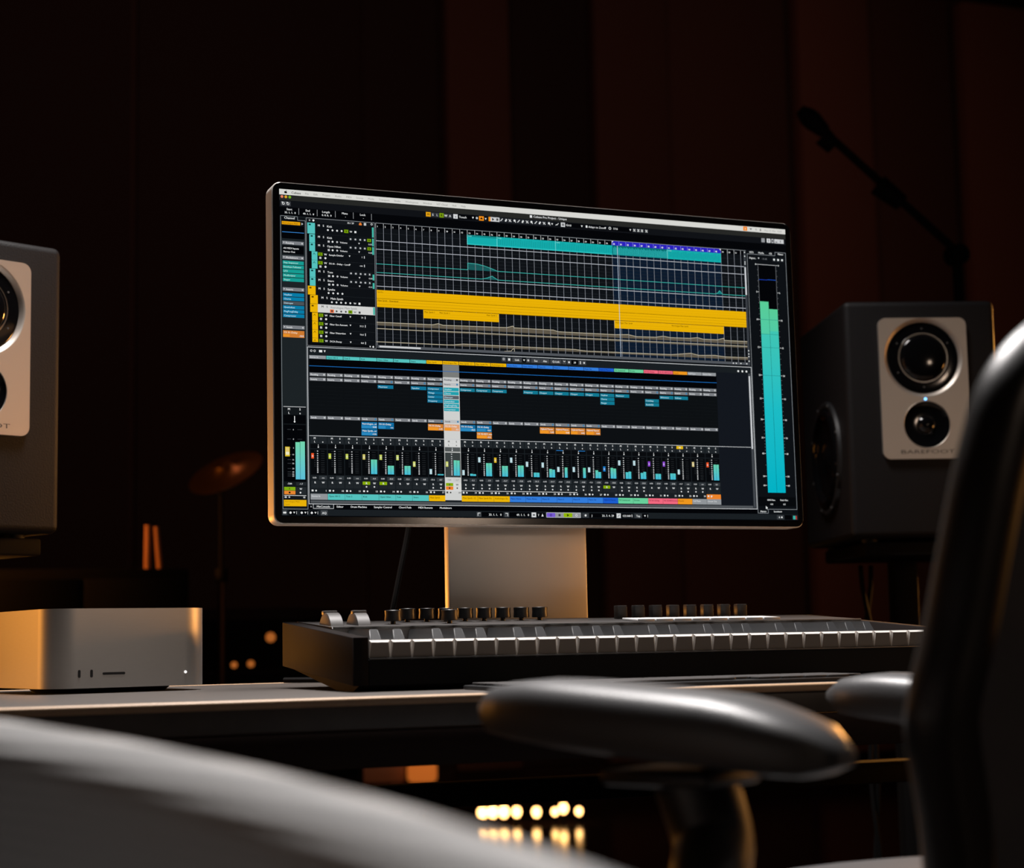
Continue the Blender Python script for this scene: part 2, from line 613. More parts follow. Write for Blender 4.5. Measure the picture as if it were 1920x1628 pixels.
for x, t, n in ((28, 'Start', '33. 1. 1.  0'), (80, 'End', '49. 1. 1.  0'), (132, 'Length', '0. 0. 0.  0'), (186, 'Mute', '-'), (238, 'Lock', '-')):
    ui.text(t, x, 55.5, 6, WHT, 3, 'c', bold=.35)
    ui.text(n, x + 2, 64.8, 5.4, WHT, 3, 'c', bold=.5)
for x in (54.8, 107, 159, 211, 263.8):
    ui.rect(x - .7, 51, x + .7, 69, srgb(150, 152, 155), 2)


def btn(u0, u1, col, s='', tc=BLK, v0=33, v1=46):
    ui.rect(u0, v0, u1, v1, col, 2)
    if s:
        ui.text(s, (u0 + u1) / 2, (v0 + v1) / 2, 6.6, tc, 3, 'c', bold=.4)


btn(425.5, 439.6, srgb(240, 170, 20), 'M')
btn(440, 452, srgb(52, 55, 60), 'S', WHT)
btn(453, 465, srgb(52, 55, 60), 'L', LGT)
btn(466, 479, srgb(122, 158, 16), 'R')
btn(479.5, 491, srgb(52, 55, 60), 'W', WHT)
btn(492, 504, srgb(52, 55, 60), 'A', WHT)
btn(508, 521.5, srgb(216, 218, 220), 'x', srgb(60, 60, 60))
ui.rect(522, 33, 576, 46, BG0, 2)
ui.text('Touch', 525, 40, 6.6, WHT, 3, bold=.3)
ui.poly([(565, 37), (568, 43), (571, 37)], WHT, 3)
ui.disc(580, 39.5, 3.4, LGT, 3)
btn(586.5, 601.4, srgb(248, 146, 26))
ui.poly([(589, 42), (594, 36), (599, 42)], BLK, 3)
ui.poly([(604, 37.5), (607, 43), (610, 37.5)], WHT, 3)
btn(616, 622, srgb(248, 152, 30))
btn(622, 650, srgb(208, 210, 212))
ui.poly([(627, 35), (627, 44), (633, 40)], BLK, 3)
ui.rect(640, 36, 646, 43, srgb(80, 80, 80), 3)
for i, u in enumerate((656.2, 669.8, 682.3, 696.6, 709.2, 722.4, 736.1, 749.5, 763.2, 775.9, 789.6, 804.9)):
    ui.rect(u - 6, 33, u + 6, 46, srgb(38, 41, 46), 2)
    k = i % 4
    if k == 0:
        ui.line([(u - 3.5, 43), (u + 3.5, 35.5)], 2.2, WHT, 3)
    elif k == 1:
        ui.poly([(u - 4, 42), (u, 44), (u + 4, 37), (u, 35)], WHT, 3)
    elif k == 2:
        ui.line([(u - 4, 36), (u, 40), (u + 4, 43)], 2, WHT, 3)
        ui.line([(u - 3, 43), (u + 3, 36)], 1.6, WHT, 3)
    else:
        ui.disc(u, 38.5, 3.3, WHT, 3)
        ui.line([(u + 2, 41), (u + 4, 44)], 1.6, WHT, 3)
ui.poly([(812, 37.5), (815, 43), (818, 37.5)], WHT, 3)
ui.line([(826, 43), (829, 40), (831, 42), (835, 36)], 1.7, WHT, 3)
btn(842.8, 856.2, srgb(212, 214, 216))
ui.rect(846, 36, 853, 43, srgb(120, 122, 124), 3)
ui.rect(857, 33, 915, 46, BG0, 2)
ui.text('Grid', 859, 39.5, 6.6, WHT, 3, bold=.3)
ui.poly([(907, 37), (910, 43), (913, 37)], WHT, 3)
ui.rect(920, 33, 990, 46, BG0, 2)
ui.rect(922.5, 36, 928, 43, WHT, 3)
ui.text('Adapt to Zoom', 931, 39.5, 6.4, WHT, 3, bold=.3)
ui.poly([(983, 37), (986, 43), (989, 37)], WHT, 3)
ui.disc(1001, 39.3, 4.3, WHT, 3)
ui.disc(1001, 39.3, 2.6, BG1, 4)
ui.rect(1008, 33, 1074, 46, BG0, 2)
ui.text('1/16', 1011, 39.3, 6.4, WHT, 3, bold=.3)
ui.poly([(1065, 37), (1068, 43), (1071, 37)], WHT, 3)
for u in (1081.3, 1094.6, 1106.7, 1121.2):
    ui.rect(u - 6, 33.5, u + 6, 45.5, srgb(38, 41, 46), 2)
    ui.line([(u - 3.5, 43), (u + 3.5, 36)], 1.8, WHT, 3)
    ui.disc(u - 2, 37, 1.6, WHT, 3)
    ui.disc(u + 2, 42, 1.6, WHT, 3)
btn(1514, 1526, srgb(150, 152, 156))
btn(1532.8, 1546, srgb(214, 216, 218))
ui.rect(1538, 36, 1541, 43, GRY, 3)
btn(1549, 1557, srgb(190, 192, 196))
ui.rect(1551, 36, 1555, 43, BG1, 3)
btn(1559.5, 1592.8, srgb(206, 208, 210))
ui.rect(1563, 41, 1570, 43.5, DGR, 3)
ui.rect(1580, 36, 1582, 43, DGR, 3)
ui.build('tool_bar', screen)

# left channel inspector ---------------------------------------------
ui = UI()
ui.rect(2, 74, 74, 882, srgb(30, 36, 39), 1)
ui.rect(4, 76, 72, 134, BG1, 2)
for a, b, c, d in ((3.2, 75, 3.2, 880), (3.2, 75, 51, 75), (51, 75, 51, 85), (51, 85, 72.6, 85), (72.6, 85, 72.6, 880), (3.2, 880, 72.6, 880)):
    ui.line([(a, b), (c, d)], 1.2, srgb(140, 146, 150), 3)
ui.text('Channel', 13, 79.8, 6.6, WHT, 4, bold=.4)
ui.rect(6.5, 90, 58.5, 99, srgb(236, 166, 12), 3)
ui.text('Retrologue Main', 8.5, 94.6, 4.8, srgb(120, 82, 8), 4)
ui.poly([(62, 91), (62, 98), (67, 94.5)], LGT, 3)
ui.rect(6.5, 102, 69, 138, BG0, 3)
ui.rect(7, 119.2, 69, 120.8, srgb(60, 140, 220), 4)


def head(v, s, ico=LGT, u0=7.5, u1=68):
    ui.rect(u0, v, u1, v + 9.6, GRY, 3)
    ui.poly([(u0 + 2.5, v + 3), (u0 + 4.3, v + 6.5), (u0 + 6, v + 3)], WHT, 4)
    ui.text(s, u0 + 9, v + 4.8, 5.4, WHT, 4, bold=.25)
    ui.rect(u1 - 7, v + 3, u1 - 2.5, v + 7, ico, 4)


head(145, 'Routing')
ui.rect(7.5, 158, 68, 181, BG0, 3)
ui.text('All MIDI Inputs', 10, 164.8, 5.2, WHT, 4, bold=.3)
ui.text('Stereo Out', 10, 174.6, 5.2, WHT, 4, bold=.3)
head(186, 'Modulators')
for i, s in enumerate(('Step Sequencer', 'Envelope Follower', 'LFO', 'ModScripter', 'Shaper')):
    v = 200 + i * 11.9
    ui.rect(8, v, 67.5, v + 10, TEA, 3)
    ui.text(s, 10.5, v + 5, 4.8, srgb(190, 232, 228), 4, bold=.2)
head(274.5, 'Inserts')
for i, s in enumerate(('Vinylizer', 'Chorus', 'Distroyer', 'Quadrafuzz', 'PingPongDelay', 'Compressor')):
    v = 289.5 + i * 11.6
    ui.rect(8, v, 67.5, v + 9.8, srgb(78, 86, 92) if i == 2 else srgb(8, 128, 172), 3)
    ui.text(s, 10.5, v + 4.9, 4.8, srgb(196, 230, 244), 4, bold=.2)
head(379.5, 'Sends')
ui.rect(7.5, 393.5, 67.2, 412.5, srgb(212, 126, 50), 3)
ui.rect(7.5, 404, 26, 411, srgb(238, 150, 40), 4)
ui.text('FX 01-Delay', 10, 398.8, 5.4, srgb(250, 226, 196), 4, bold=.3)
ui.text('-18.8', 65, 407.5, 4.8, WHT, 4, 'r', bold=.3)
# lower fader strip
ui.rect(5, 602, 71, 879, srgb(20, 24, 27), 2)
ui.rect(6.5, 602, 69, 603.6, LGT, 3)
for s, u, v in (('M', 21.8, 609.2), ('S', 52.5, 609.2), ('L', 21.8, 619.6), ('e', 52.5, 619.6)):
    ui.text(s, u, v, 6.2, WHT, 4, 'c', bold=.5)
ui.rect(7, 625, 68.5, 649, BG0, 3)
ui.rect(36.4, 628, 38.6, 641, WHT, 4)
ui.disc(37.5, 643.6, 2.4, WHT, 4)
ui.rect(7, 652, 68.5, 806, BG0, 3)
for i, v in enumerate((665, 691, 715, 733, 747, 757, 771, 780, 786, 791)):
    ui.rect(17, v - .6, 27, v + .6, DGR, 4)
    ui.text(('6', '0', '5', '10', '15', '20', '30', '40', '50', '60')[i], 35, v, 4, LGT, 5, 'r', bold=.3)
    if i < 2:
        ui.rect(45, v - .4, 58, v + .4, DGR, 4)
ui.rect(10.5, 712, 23.3, 738.2, srgb(222, 192, 40), 5)
ui.rect(12, 714, 21.8, 724.4, srgb(232, 208, 120), 6)
ui.rect(12, 725.4, 21.8, 734, srgb(240, 236, 200), 6)
ui.grad(39.2, 699, 51.6, 800, srgb(120, 220, 178), srgb(96, 196, 222), 5)
ui.grad(52.4, 697, 65.4, 800, srgb(120, 220, 178), srgb(96, 196, 222), 5)
ui.text('-7.84', 22, 811.8, 4.6, WHT, 4, 'c', bold=.4)
ui.rect(40, 807.5, 68, 816.5, BG3, 3)
ui.text('-1.7', 54, 811.8, 4.6, LGT, 4, 'c', bold=.4)
ui.rect(7, 820.8, 38, 830, srgb(136, 180, 20), 3)
ui.text('R', 22, 825.5, 5, BLK, 4, 'c')
ui.rect(7, 831, 38, 840.6, srgb(240, 140, 50), 3)
ui.disc(22, 835.8, 2.6, BLK, 4)
ui.rect(39, 820.8, 68, 840.6, BG3, 3)
ui.text('W', 53, 825.6, 5, WHT, 4, 'c', bold=.4)
ui.disc(52, 835.8, 2.4, WHT, 4)
ui.rect(6.5, 843, 68, 844.4, WHT, 4)
ui.rect(8, 846, 14, 850.6, LGT, 4)
ui.disc(21, 848.2, 2.4, LGT, 4)
ui.text('18', 65, 848.4, 4.8, WHT, 4, 'r', bold=.4)
ui.rect(6, 855.5, 68.4, 872.6, srgb(240, 184, 10), 3)
ui.text('Retrologue Main', 9, 860, 4.4, srgb(150, 106, 8), 4)
ui.text('Synth', 9, 867.5, 4.4, srgb(150, 106, 8), 4)
ui.build('channel_inspector', screen)

# track list ----------------------------------------------------------
ui = UI()
ui.rect(75.5, 76, 272, 432, srgb(9, 11, 14), 1)
ui.frame(75, 75.4, 272.4, 433, 1.1, srgb(150, 154, 158), 3)
ui.rect(77, 77, 270, 88, srgb(22, 25, 29), 2)
ui.text('+', 82, 82, 7, WHT, 4, bold=.5)
ui.disc(96, 82, 3, WHT, 4)
ui.text('35 / 37', 193, 82, 5, WHT, 4, bold=.4)
ui.poly([(227, 86), (235, 86), (235, 81.5), (231, 78), (227, 81.5)], srgb(240, 130, 50), 4)
ui.rect(241, 78.5, 248, 86, LGT, 4)
ui.disc(264, 81, 3, WHT, 4)
ui.disc(264, 81, 1.8, BG2, 5)
TR = [('Kick', 89, 119.5, 78.5, CYN, 'top'), ('Kick', 121, 144.4, 83.7, CYN, 'inst'), ('Open Hihat', 145, 168.6, 83.7, CYN, 'inst'),
      ('Sample Divider', 169.2, 193, 90, CYN, 'auto'), ('FX 01 - Delay - Level', 193.6, 217, 90, CYN, 'auto'), ('Tom', 218, 241.4, 83.9, CYN, 'inst0'),
      ('Snare', 242, 265.4, 83.9, CYN, 'inst0'), ('Synths', 266.2, 290.6, 78.3, YEL, 'fold'), ('Main Synth', 291.4, 315.4, 84.4, YEL, 'main'),
      ('Retrologue Main Synth', 316.2, 339, 84.2, YEL, 'sel'), ('Filter Cutoff', 340.2, 363.4, 89.6, YEL, 'auto'), ('Filter Env Amount', 364, 387, 89.6, YEL, 'auto'),
      ('Filter Distortion', 387.6, 410.6, 89.6, YEL, 'auto'), ('DCA Decay', 411.2, 422, 89.6, YEL, 'auto')]
AV = {'Sample Divider': '1', 'FX 01 - Delay - Level': '-oo', 'Filter Cutoff': '71', 'Filter Env Amount': '31.2', 'Filter Distortion': '16.6', 'DCA Decay': '0.0'}
for nm, va, vb, ul, col, kd in TR:
    ur = ul + (16.4 if kd in ('inst', 'inst0', 'auto') else 21.8)
    ui.rect(ul, va, ur, vb, col, 3)
    ui.rect(108 if kd in ('auto', 'main') else 101, va, 270, vb, srgb(217, 218, 216) if kd == 'sel' else srgb(15, 18, 22), 2)
    ui.rect(101, vb, 270, vb + .6, BG3, 3)
    if kd == 'auto':
        ui.line([(ul + 4, va + 9), (ul + 7, va + 4), (ul + 10, va + 9)], 1.2, srgb(20, 70, 68) if col is CYN else srgb(120, 86, 0), 5)
        ui.rect(108.5, va + 2, 121, va + 11, srgb(118, 158, 8), 4)
        ui.text('R', 114.7, va + 6.5, 5, BLK, 5, 'c')
        ui.text('W', 129, va + 6.5, 5.6, WHT, 5, 'c', bold=.5)
        ui.text(nm, 139, va + 7, 5, WHT, 5, bold=.35)
        ui.poly([(196, va + 5), (198.5, va + 9.5), (201, va + 5)], WHT, 5)
        ui.text(AV[nm], 236, va + 7.5, 4.8, WHT, 5, 'r', bold=.35)
        ui.rect(240, va + 4, 242.4, va + 11, LGT, 5)
        if vb - va > 15:
            ui.rect(111.5, va + 14, 117.5, va + 20, LGT, 5)
            ui.disc(129, va + 17, 3, WHT, 5)
    else:
        dk = srgb(50, 50, 50) if kd == 'sel' else WHT
        off = 8 if kd in ('main', 'sel') else 0
        ui.rect(ul + 4, va + 3, ul + 10, va + 7.4, srgb(16, 70, 68) if col is CYN else srgb(100, 70, 0), 5)
        ui.text('M', 111 + off, va + 6, 6, dk, 5, 'c', bold=.5)
        ui.text('S', 124 + off, va + 6, 6, dk, 5, 'c', bold=.5)
        ui.text(nm, 134 + off, va + 7, 6.0, srgb(150, 150, 150) if kd == 'sel' else WHT, 5, bold=.35)
        if kd in ('inst', 'inst0'):
            ui.rect(136, va + 15, 142, va + 20.5, LGT, 5)
            ui.disc(150, va + 17.6, 2.8, WHT, 5)
            ui.disc(163, va + 17.6, 2.8, LGT, 5)
            ui.text('Volume', 171, va + 17.8, 5, WHT, 5, bold=.3)
            ui.poly([(224, va + 15.5), (226.5, va + 20), (229, va + 15.5)], WHT, 5)
            for u in (202, 216, 230, 243):
                ui.rect(u - 5, va + 2.5, u + 5, va + 10.5, BG3, 4)
                ui.disc(u, va + 6.5, 2.5, LGT, 5)
            ui.rect(250.5, va + 2, 261.5, va + 11, srgb(118, 158, 8) if kd == 'inst' else BG3, 4)
            ui.text('R', 256, va + 6.6, 5.4, BLK if kd == 'inst' else WHT, 5, 'c', bold=.4)
            ui.text('0.00' if nm != 'Snare' else '-0.51', 264, va + 17.8, 4.6, LGT, 5, 'r', bold=.3)
        else:
            n = {'top': 7, 'fold': 4, 'main': 7, 'sel': 7}[kd]
            for i in range(n):
                u = (137 if kd != 'main' and kd != 'sel' else 146) + i * 13.2
                cc = srgb(70, 70, 70) if kd == 'sel' else WHT
                if kd == 'sel' and i == 0:
                    ui.rect(u - 5.5, va + 13, u + 5.5, va + 22, srgb(244, 104, 40), 4)
                if (kd == 'sel' and i == 4) or (kd == 'top' and i == 4):
                    ui.rect(u - 6, va + 12.5, u + 6, va + 22, srgb(118, 158, 8), 4)
                    ui.text('R', u, va + 17.3, 5.2, BLK, 5, 'c', bold=.3)
                    continue
                if i == 5:
                    ui.text('W', u, va + 17.3, 5.2, cc, 5, 'c', bold=.4)
                elif i == 6:
                    ui.rect(u - 2.8, va + 14.5, u + 2.8, va + 20.5, cc, 5)
                else:
                    ui.disc(u, va + 17.4, 2.7, cc, 5)
    if kd in ('inst', 'top', 'sel', 'inst0'):
        ui.rect(264.5, va + (6 if kd == 'inst0' else 1), 269.5, vb - 1, srgb(70, 190, 172), 5)
ui.poly([(252, 426), (254.5, 430.5), (257, 426)], WHT, 4)
ui.disc(263.5, 428, 2.6, WHT, 4)
ui.build('track_list', screen)

# arrangement ----------------------------------------------------------
ui = UI()


def bar(n):
    return 275.6 + (n - 1) * 22.81


ui.rect(273.5, 76, 1457, 433, srgb(16, 19, 23), 1)
ui.rect(275, 76.5, 1450, 90, BG0, 2)
ui.rect(1006.5, 118, 1370.5, 422, srgb(14, 28, 46), 2)
for v in (104, 138, 162, 172, 182, 204, 240, 248, 328, 346, 368, 390, 400):
    ui.rect(275, v, 1448, v + .7, srgb(40, 45, 50), 3)
for n in range(1, 53):
    u = bar(n)
    ui.rect(u - .55, 90, u + .55, 422, srgb(150, 154, 164), 4)
    ui.rect(u - .6, 77, u + .6, 90, LGT, 5)
    if n < 52:
        ui.text(str(n), u + 3.2, 85.5, 4.6, WHT, 7, bold=.45)
ui.rect(275, 75.6, 1457, 76.8, srgb(150, 154, 158), 5)
for v in (126.8, 150.8, 224.2, 255.8):
    ui.rect(275, v - .8, 1449, v + .8, srgb(196, 200, 210), 5)
# cyan drum region
ui.rect(548.6, 90.6, 1370.4, 119, CYC, 6)
ui.rect(548.6, 90.6, 640, 96, srgb(20, 140, 140), 7)
ui.rect(1006.5, 90.6, 1188.5, 119, srgb(8, 112, 116), 7)
ui.rect(548.6, 116.8, 1006, 118.4, srgb(60, 216, 214), 8)
u = 645.0
k = 0
while u < 1368:
    if 1006 < u < 1188:
        ui.rect(u, 94 + (k * 7 % 5), u + 1.6, 118, srgb(54, 206, 204), 8)
        u += 3.8
    else:
        ui.rect(u, 93 + (k * 5 % 6), u + 1.0, 116 - (k * 3 % 4), srgb(10, 130, 132), 8)
        u += 5.7 if u < 1006 else 4.2
    k += 1
for u in (548.6, 640, 823.4, 1188.5):
    ui.rect(u - .7, 90, u + .7, 119, srgb(120, 230, 228), 9)
    ui.text('Loop', u + 3, 93.4, 3.8, srgb(170, 240, 238), 9)
# loop range on the ruler
ui.rect(1005.6, 77, 1370.6, 90.4, LOOP, 6)
ui.poly([(1005.6, 77), (1005.6, 83), (1011, 77)], WHT, 8)
ui.poly([(1370.6, 77), (1370.6, 83), (1365, 77)], WHT, 8)
for n in range(33, 49):
    u = bar(n)
    ui.rect(u - .5, 78, u + .5, 90, srgb(150, 150, 240), 7)
    ui.text(str(n), u + 3.2, 86.2, 4.6, WHT, 8, bold=.45)
# automation of the drums
TL = srgb(66, 190, 180)
ui.line([(275, 192.5), (548.6, 192.5), (548.6, 173), (575, 174), (598, 178), (620, 184.5), (640.5, 191.6), (1449, 192.5)], 1.5, TL, 6)
ui.poly([(548.6, 173), (548.6, 192.5), (640.5, 192.5), (640.5, 191.6), (620, 184.5), (598, 178), (575, 174)], srgb(26, 92, 92), 3)
ui.line([(275, 217), (590, 217), (606, 213.5), (622.3, 206.6), (640, 217), (1345, 217), (1354, 214), (1361, 206), (1371, 217), (1449, 217)], 1.5, TL, 6)
ui.poly([(590, 217), (640, 217), (622.3, 206.6), (606, 213.5)], srgb(26, 92, 92), 3)
ui.poly([(1345, 217), (1371, 217), (1361, 206), (1354, 214)], srgb(20, 120, 124), 3)
# yellow synth regions
ui.rect(275.5, 266.6, 1449, 314.6, srgb(242, 184, 6), 6)
ui.rect(412, 316, 640.6, 339.6, srgb(242, 184, 6), 6)
ui.rect(1005.6, 316, 1370.2, 338.6, srgb(242, 184, 6), 6)
ui.rect(275.5, 290.2, 1449, 291.4, srgb(120, 88, 0), 7)
ui.rect(275.5, 314.4, 1449, 315.6, srgb(120, 88, 0), 7)
for v, a in ((274, 225), (281, 220), (286, 226), (298.5, 190), (306.5, 170), (310, 228)):
    ui.rect(275.5, v, 1449, v + .8, srgb(a, int(a * .74), 6), 7)
for a, b, v in ((412, 640, 326), (412, 640, 333), (1006, 1370, 326), (1006, 1370, 333)):
    ui.rect(a, v, b, v + .7, srgb(214, 162, 6), 7)
ui.text('Synths', 278, 272, 4.6, srgb(120, 86, 0), 8)
ui.text('Main Synth - Quantized', 278, 296, 4.6, srgb(90, 64, 0), 8, bold=.2)
ui.text('Main Synth 2', 415, 321.5, 4.4, srgb(110, 78, 0), 8, bold=.2)
ui.text('Main Synth 2', 460, 321.5, 4.4, srgb(110, 78, 0), 8, bold=.2)
ui.text('Main Synth 2', 634, 321, 4.4, srgb(110, 78, 0), 8, 'r', bold=.2)
ui.text('Retrologue Main Synth', 1009, 321.5, 4.4, srgb(110, 78, 0), 8, bold=.2)
ui.text('Retrologue Main Synth', 1194, 321.5, 4.4, srgb(110, 78, 0), 8, bold=.2)
# synth automation
SL, SF = srgb(206, 196, 170), srgb(98, 90, 76)
A1 = [(274, 358), (440, 357), (456, 353), (470, 357), (664, 354), (683.8, 348.6), (687, 353.7), (809, 354), (825, 358.2), (1005, 358), (1050, 355.8), (1075, 360.5), (1140, 359.4),
      (1164, 354.8), (1188, 358.3), (1254, 357.2), (1279, 353.9), (1300, 358), (1346, 357.5), (1369.7, 351.2), (1370.1, 358.1), (1449, 358)]
A2 = [(274, 375.6), (420, 375.6), (440, 373.6), (502, 374.4), (560, 373), (600, 374), (1449, 372.5)]
A3 = [(273, 412.9), (480, 412.5), (500, 411.6), (529, 407.8), (875, 407.8), (911, 411), (1190, 409.3), (1255, 402.4), (1282, 407.6), (1336, 405.2), (1372, 408.2), (1449, 407.6)]
for P_, b in ((A1, 366.5), (A2, 377.5), (A3, 414.5)):
    ui.line(P_, 1.4, SL, 6)
    for (a, c), (d, e) in zip(P_, P_[1:]):
        ui.poly([(a, c), (a, b), (d, b), (d, e)], SF, 3)
ui.line([(655, 423), (676, 421.6), (680, 416), (685.4, 414.5), (686, 423)], 1.2, SL, 6)
ui.rect(1022, 90, 1023.6, 423, srgb(190, 206, 226), 10)
# scroll bars
ui.rect(275, 422.5, 1449, 430, srgb(84, 88, 94), 6)
ui.rect(281, 423.6, 402.5, 428.6, srgb(206, 208, 210), 7)
ui.rect(1449, 77, 1456.4, 432, srgb(60, 64, 70), 5)
ui.rect(1450.2, 128, 1455.2, 214, srgb(214, 216, 220), 6)
for v in (82, 94, 112, 118, 386, 396, 404, 418):
    ui.disc(1452.8, v, 2.0, WHT, 6)
for u in (1398, 1408, 1424, 1444):
    ui.disc(u, 426.3, 2, WHT, 8)
ui.build('arrange_view', screen)

# mixer ----------------------------------------------------------------
ui = UI()
ui.rect(75, 436, 1459.5, 866, srgb(26, 31, 35), 1)
ui.frame(74.6, 435.6, 1459.8, 866.6, 1.7, srgb(208, 211, 214), 4)
ui.rect(80, 469, 1338.4, 505.5, BG0, 2)
ui.rect(80, 506, 1338.4, 680, srgb(14, 17, 20), 2)
ui.rect(1338.4, 456, 1446, 862, srgb(20, 24, 31), 2)
ui.rect(80, 487.6, 1338.4, 489.2, srgb(30, 110, 190), 5)
for cx_ in (86, 95.5):
    ui.disc(cx_, 446.6, 3.2, WHT, 4)
    ui.disc(cx_, 446.6, 2.0, BG3, 5)
ui.rect(108, 443.5, 117, 450, WHT, 4)
ui.poly([(121, 444), (124, 450), (127, 444)], WHT, 4)


def tb(u0, u1, s=''):
    ui.rect(u0, 440, u1, 452.5, srgb(66, 69, 74), 3)
    if s:
        ui.text(s, (u0 + u1) / 2, 446.3, 5.8, WHT, 4, 'c', bold=.35)


tb(646, 659)
ui.disc(652.5, 445.4, 3.2, WHT, 4)
ui.disc(652.5, 445.4, 2, srgb(66, 69, 74), 5)
tb(663, 675)
ui.rect(666, 443, 672, 449.5, WHT, 4)
tb(678.6, 708, 'Link')
ui.rect(710, 440, 720, 452.5, BG0, 3)
ui.poly([(712, 444), (715, 449.5), (718, 444)], WHT, 4)
tb(722, 734)
ui.disc(728, 446.3, 3, LGT, 4)
tb(737, 766, 'Sus')
tb(766.6, 794, 'Abs')
tb(797, 832, 'Q-Link')
tb(835, 847)
ui.line([(838, 443), (841, 446), (844, 443)], 1.4, WHT, 4)
tb(850, 862)
ui.disc(856, 446.3, 2.8, WHT, 4)
ui.rect(864, 440, 884, 452.5, BG0, 3)
ui.text('28', 874, 446.3, 5.4, WHT, 4, 'c', bold=.3)
tb(886, 898)
ui.rect(890.8, 442, 893.2, 450, WHT, 4)
tb(899, 910)
ui.disc(904, 446.3, 2.6, WHT, 4)
for u in (1414, 1428, 1442):
    ui.disc(u, 450, 3.2, WHT, 4)
COLS = [('Stereo In', GRC), ('Open HH 3', CYN), ('Tom 2', CYN), ('Kick', CYN), ('Open Hihat', CYN), ('Tom', CYN), ('Snare', CYN), ('Main Synth', YEL),
        ('Retrologue Main', YEL), ('Main Synth -12', YEL), ('Main Synth Piz', YEL), ('Anthologue Ev.', YEL), ('Piano Atmo', BLU), ('Piano Atmo', BLU), ('Piano 01', BLU),
        ('Piano L', BLU), ('Piano R', BLU), ('Piano Str', BLU), ('Hybrid Pianos', DBL), ('FX Scattered', MNT), ('Drone', MNT), ('FX 01-Delay', PNK),
        ('FX 02-REVerence', PNK), ('Vocals', ORC), ('Full Piano', GRC), ('Stereo Out', GRC)]
INS = {4: ['Maximizer'], 6: ['Squasher'], 7: ['Compressor', 'Vintage', 'Limiter', 'Frequency'], 9: ['Compressor'], 10: ['Compressor'], 11: ['Compressor'], 13: ['Frequency'],
       14: ['Chopper'], 15: ['Chopper'], 16: ['Chopper'], 17: ['Chopper'], 18: ['Vinylizer', 'Chorus', 'Flanger'], 19: ['Maximizer'], 21: ['', 'FrontStep', 'StudioEQ'], 22: ['REVerence'], 23: ['DeEsser']}
SND = {3: [('Retrologue...or', '0.00', 0), ('Main Synth...or', '-4.86', 0)], 4: [('FX 01-Delay', '-oo', 0)], 7: [('FX 01-Delay', '-6.05', 1)], 9: [('FX 01-Delay', '-18.4', 0)],
       10: [('FX 01-Delay', '-18.0', 0), ('FX 02-REV..nce', '-18.3', 1)], 14: [('Hybrid Pianos', '0.00', 1)], 15: [('Hybrid Pianos', '0.00', 1)], 16: [('Hybrid Pianos', '0.00', 1)], 17: [('Hybrid Pianos', '0.00', 1)]}
YF, PF = srgb(214, 222, 120), srgb(190, 224, 232)
CAP = [(RED, 728), (srgb(196, 208, 70), 728), (srgb(198, 212, 90), 728), (srgb(214, 204, 110), 728), (srgb(200, 212, 100), 728), (srgb(206, 220, 120), 728), (YF, 745), (PF, 765), (YF, 743),
       (PF, 766), (PF, 729), (srgb(232, 192, 40), 729), (PF, 728), (PF, 738.6), (PF, 740), (PF, 751.6), (PF, 751), (PF, 751), (srgb(30, 130, 210), 747.5), (PF, 729), (PF, 728.6),
       (srgb(150, 70, 220), 730), (srgb(150, 80, 220), 729.6), (PF, 752), (srgb(224, 206, 140), 728.4), (RED, 729)]
MET = {3: (742, 742), 4: (758, 758), 5: (757.6, 757.6), 7: (778.6, 778.6), 8: (739, 739.5), 9: (776, 777), 10: (745, 745), 11: (752, 752), 12: (750, 750), 13: (769.4, 769.4), 14: (758, 760),
       15: (752.8, None), 16: (None, 753), 17: (759, 764), 18: (751, 753), 19: (763, 761), 20: (764, 761), 21: (766, 766), 22: (764, 764), 25: (735, 735)}
VAL = ['0.00', '0.00', '0.00', '0.00', '0.00', '0.00', '-6.93', '-23.6', '-7.84', '-24.0', '0.00', '0.00', '0.00', '-6.93', '-6.02', '-12.0', '-12.0', '-12.1', '-10.8', '0.00', '0.00', '0.00', '0.00', '-14.7', '0.00', '0.00']
VA2 = ['-oo', '-oo', '-oo', '-0.4', '-10.4', '-12.1', '-0.8', '-8.7', '-1.7', '-5.1', '-7.9', '-15.7', '-15.8', '-21.3', '-21.7', '-14.4', '-14.8', '-13.8', '-10.8', '-16.1', '-27.0', '-21.0', '-24.8', '-oo', '-oo', '0.5']
CWD = 48.4
